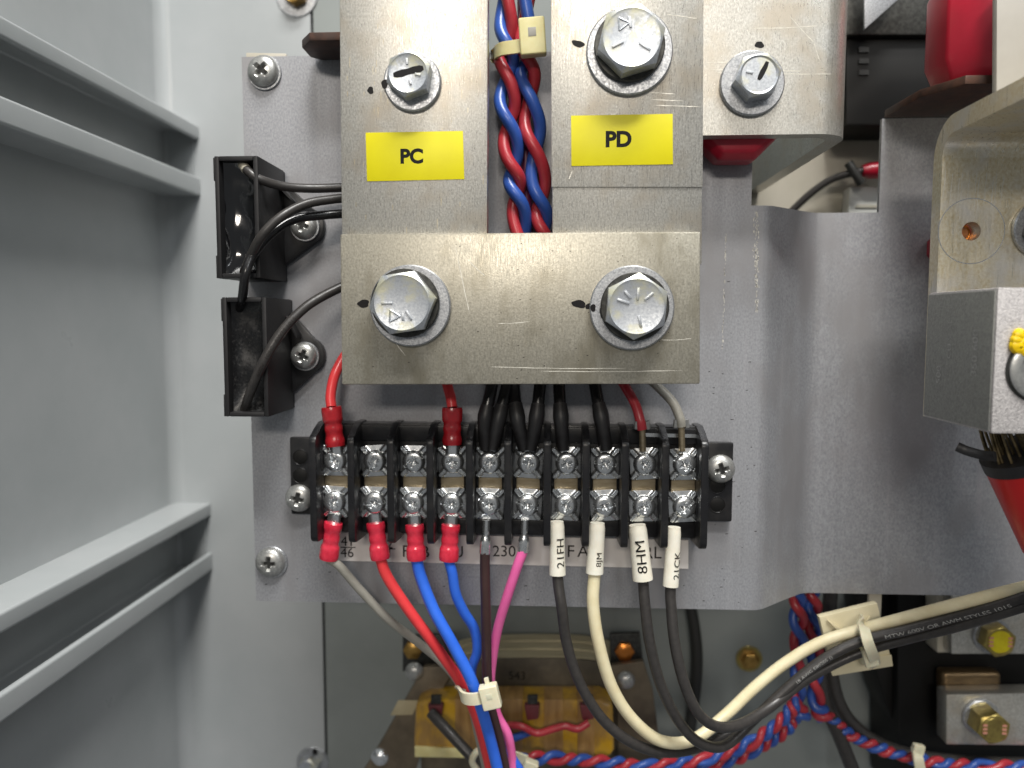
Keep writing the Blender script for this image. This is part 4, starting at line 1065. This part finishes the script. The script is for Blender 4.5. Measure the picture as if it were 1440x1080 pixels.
# ================================================================ CONTACTOR LOWER RIGHT
HC = -58.0
ct = thing('contactor', 'black contactor body with plated terminals and yellow chromate bolts', 'contactor', P(1350, 1075, -90))
obj('body', prism([(1262,760),(1500,760),(1500,1130),(1262,1130)], HC-24, 34), 'case_dark', ct, bevel=1.5)
obj('wing', prism([(1228,930),(1262,920),(1262,1030),(1244,990)], HC-30, 25), 'case_dark', ct, bevel=1.0)
obj('web', prism([(1200,820),(1262,820),(1262,930),(1220,930)], HC-34, 20), 'case_dark', ct, bevel=1.0)
obj('terminal_pad', prism([(1318,836),(1500,836),(1500,918),(1318,918)], HC-12, 12), 'cream_case', ct, bevel=0.8)
obj('terminal_pad', prism([(1338,836),(1500,836),(1500,920),(1338,920)], HC-4, 7.8), 'tinned_bar', ct, bevel=0.8)
obj('terminal_tab', prism([(1326,946),(1409,946),(1409,1040),(1326,1040)], HC-14, 8), 'tab_bronze', ct, bevel=2.5, segs=4)
obj('terminal_plate', prism([(1331,977),(1500,974),(1500,1049),(1331,1047)], HC-4, 9.5), 'tinned_bar', ct, bevel=0.6)
for (u, v_, lab, capm) in ((1393, 893, 'yellow painted hex bolt on the upper contactor terminal', 'paint_yellow'), (1378, 1007, 'yellow chromate hex bolt on the lower contactor terminal', 'bolt_yellow')):
    th, hd, oc, ht = hex_bolt(lab, (u, v_), HC-4, 8.6, 13.2, 10 if capm == 'bolt_yellow' else 6, R(12), lock=False, mat_='bolt_yellow', dish=0.2)
    obj('head_cap', lathe([(5.3, ht), (5.1, ht+0.25)], 32, (oc[0], 0, oc[1])), capm, hd)
    for sx in (-1, 1):
        for k in range(3): obj('stamp', boxh(oc[0]+sx*4.3-1.0, oc[0]+sx*4.3+1.0, ht+0.26, ht+0.4, oc[1]-2.2+k*1.8, oc[1]-1.2+k*1.8), 'mark_pink', hd)
# back-wall brass screw and dark grommet edging
h = HB+1.2; p = P(1053, 926, h)
bs = thing('brass_screw', 'small brass screw in the back panel next to the twisted pairs', 'screw', (p.x, -h, p.z))
obj('head', lathe([(6.0, h+0.02), (6.0, h+1.2), (4.6, h+1.6), (4.6, h+4.5), (3.8, h+5.2), (1.2, h+5.2)], 6, (p.x, 0, p.z)), 'brass', bs)
obj('washer', ring(4.7, 7.2, h+0.02, h+0.9, 32, (p.x, 0, p.z), 0.1), 'bolt_yellow', bs)
wire('dark rubber edging on the back panel below the terminal block', [(966,830,-112),(976,880,-112),(980,930,-112),(976,985,-112),(968,1040,-112)], 3.2, 'rubber_and_shade')

# ================================================================ THROUGH THE NOTCH AND UPPER RIGHT
cm = thing('relay_case', 'cream component case seen through the notch in the plate', 'case', P(1160, 300, -112))
obj('body', prism([(1040,178),(1330,178),(1330,330),(1040,330)], -100, 18), 'cream_case', cm, bevel=1.0)
obj('connector', prism([(1196,262),(1260,262),(1260,330),(1190,330)], -90, 9.8), 'white_plastic', cm, bevel=1.0)
obj('connector_lip', prism([(1204,288),(1260,288),(1260,292),(1204,292)], -89.3, 1), 'cream_case', cm)
th, p_ = wire('dark lead with red boot behind the notch in the plate', [(1110,300,-96),(1140,272,-92),(1170,252,-88),(1200,243,-84),(1214,240,-84)], 1.8, 'pvc_black')
obj('boot', tube([P(1212,240,-84), P(1222,240,-84), P(1234,239,-84), P(1262,238,-84)], lerp_prof([(0, 2.6), (0.3, 3.8), (1, 4.2)]), 18), 'insulator_red', th)
obj('cross_pin', tube([P(1193,229,-83), P(1202,243,-82), P(1211,258,-83)], 2.1, 12), 'rubber_and_shade', th)
dk = thing('breaker_case', 'dark switch housing behind the bent bar in the upper corner', 'housing', P(1270, 160, -90))
obj('body', prism([(1190,52),(1420,52),(1420,176),(1190,176)], -70, 40), 'case_dark', dk, bevel=1.0)
obj('top_cover', prism([(1190,-60),(1420,-60),(1420,49),(1190,49)], -66, 44), 'dark_steel', dk, bevel=1.0)
for y in (66, 82, 98): obj('vent_slot', prism([(1208,y),(1222,y),(1222,y+7),(1208,y+7)], -69, 0.9), 'rubber_and_shade', dk)
sh = thing('sheet_bracket', 'bright zinc sheet corner behind the bent bar at the top', 'bracket', P(1235, 20, -50))
obj('sheet', prism([(1215,-60),(1300,-60),(1262,0),(1216,41)], -50, 1.5), 'zinc_washer', sh, bevel=0.2)

# ================================================================ SCRATCHES AND SCRIBE LINES
def scratch(pts, w, h, m, parent, n=10, jag=0.0, seed=1):
    rnd = random.Random(seed); path = W([(u, v_, h) for u, v_ in pts], n); v = []; f = []
    for i, p in enumerate(path):
        d = (path[min(i+1, len(path)-1)]-path[max(i-1, 0)]).normalized(); nn = Vector((-d.z, 0, d.x))
        ww = w*(0.25 if i in (0, len(path)-1) else 1)*(1+jag*rnd.uniform(-0.9, 0.9)); o = nn*(jag*w*rnd.uniform(-1, 1))
        v += [p+nn*ww+o+Vector((0, -0.03, 0)), p-nn*ww+o+Vector((0, -0.03, 0))]
    for i in range(len(path)-1): f.append([2*i, 2*i+1, 2*i+3, 2*i+2])
    obj('scratch', (v, f), m, parent, smooth=False)
rf = random.Random(11); gs = []
for k in range(150):
    v0 = 296+140*rf.random(); u0 = 1064+rf.gauss(0, 1.9)*(0.6 if v0 > 380 else 1.1); l_ = rf.uniform(1.0, 5.0); w_ = rf.uniform(0.25, 0.7)
    gs.append(prism([(u0-w_, v0), (u0+w_, v0+0.4), (u0+w_*0.6, v0+l_), (u0-w_*0.8, v0+l_*0.8)], 0.03, 0.02))
obj('scratch', join(*gs), 'bright_scratch', mp, smooth=False)
gs = []
for k in range(60):
    v0 = 322+170*rf.random(); u0 = 1021-(v0-322)*0.03+rf.gauss(0, 0.5); l_ = rf.uniform(1.5, 5.0)
    gs.append(prism([(u0-0.35, v0), (u0+0.35, v0), (u0+0.3, v0+l_), (u0-0.3, v0+l_)], 0.03, 0.02))
obj('scratch', join(*gs), 'bright_scratch', mp, smooth=False)
scratch([(1087.5,470),(1087,560),(1086,690),(1085,780)], 0.13, -1.2, 'print_grey', mp, 14, 0.3, 5) if False else None
gs = []
for k in range(46):                            # little dark pits and scuffs on the sheet
    u0, v0 = rf.uniform(995, 1062), rf.uniform(360, 850); l_ = rf.uniform(1, 5)
    if rf.random() < 0.4: u0, v0 = rf.uniform(365, 1050), rf.uniform(800, 845)
    gs.append(prism([(u0, v0), (u0+l_, v0-0.4), (u0+l_*0.9, v0+0.7), (u0+0.2, v0+0.8)], 0.03, 0.02))
obj('scuff', join(*gs), 'print_grey', mp, smooth=False)
gs = []
for k in range(70):                            # dark pits on the crossbar
    u0, v0 = rf.uniform(490, 975), rf.uniform(335, 533); l_ = rf.uniform(0.8, 3.0)
    gs.append(prism([(u0, v0), (u0+l_, v0-0.3), (u0+l_*0.8, v0+0.8), (u0+0.1, v0+0.7)], HX+0.03, 0.02))
obj('scuff', join(*gs), 'print_grey', xb, smooth=False)
gs = []
for k in range(60):
    u0, v0 = rf.uniform(484, 680), rf.uniform(4, 322); l_ = rf.uniform(2, 16)
    gs.append(prism([(u0, v0), (u0+0.55, v0), (u0+0.45, v0+l_), (u0+0.1, v0+l_)], HBAR+0.03, 0.02))
obj('scuff', join(*gs), 'bar_edge', pc, smooth=False)
for k, (a, b) in enumerate((((992,97),(1130,100)), ((1005,102),(1170,104)), ((1085,131),(1105,132)), ((1080,144),(1100,145)), ((992,88),(1060,84)), ((1060,40),(1150,36)), ((1110,22),(1145,60)), ((1145,60),(1152,84)))):
    scratch([a, ((a[0]+b[0])/2, (a[1]+b[1])/2+1), b], 0.13, HK, 'bright_scratch', kb, 6, 0.5, k)
for k, (a, b) in enumerate((((690,516),(880,518)), ((760,522),(960,521)), ((655,362),(682,388)), ((930,478),(972,476)), ((548,470),(570,500)), ((700,455),(745,452)), ((640,345),(660,440)))):
    scratch([a, ((a[0]+b[0])/2, (a[1]+b[1])/2+1), b], 0.10, HX, 'bright_scratch', xb, 6, 0.5, k+20)
for k, (a, b) in enumerate((((912,130),(948,132)), ((915,140),(960,142)), ((920,148),(985,150)), ((805,240),(800,252)), ((938,20),(980,26)))):
    scratch([a, ((a[0]+b[0])/2, (a[1]+b[1])/2), b], 0.12, HBAR+0.56, 'bright_scratch', pd, 6, 0.5, k+40)
for k in range(11):
    u = 1328+k*8+(k % 3)*2; scratch([(u+2, 236+(k*7) % 15), (u, 262), (u-3, 280+(k*11) % 34)], 0.13, HBR, 'bright_scratch', br, 5, 0.4, k+60)
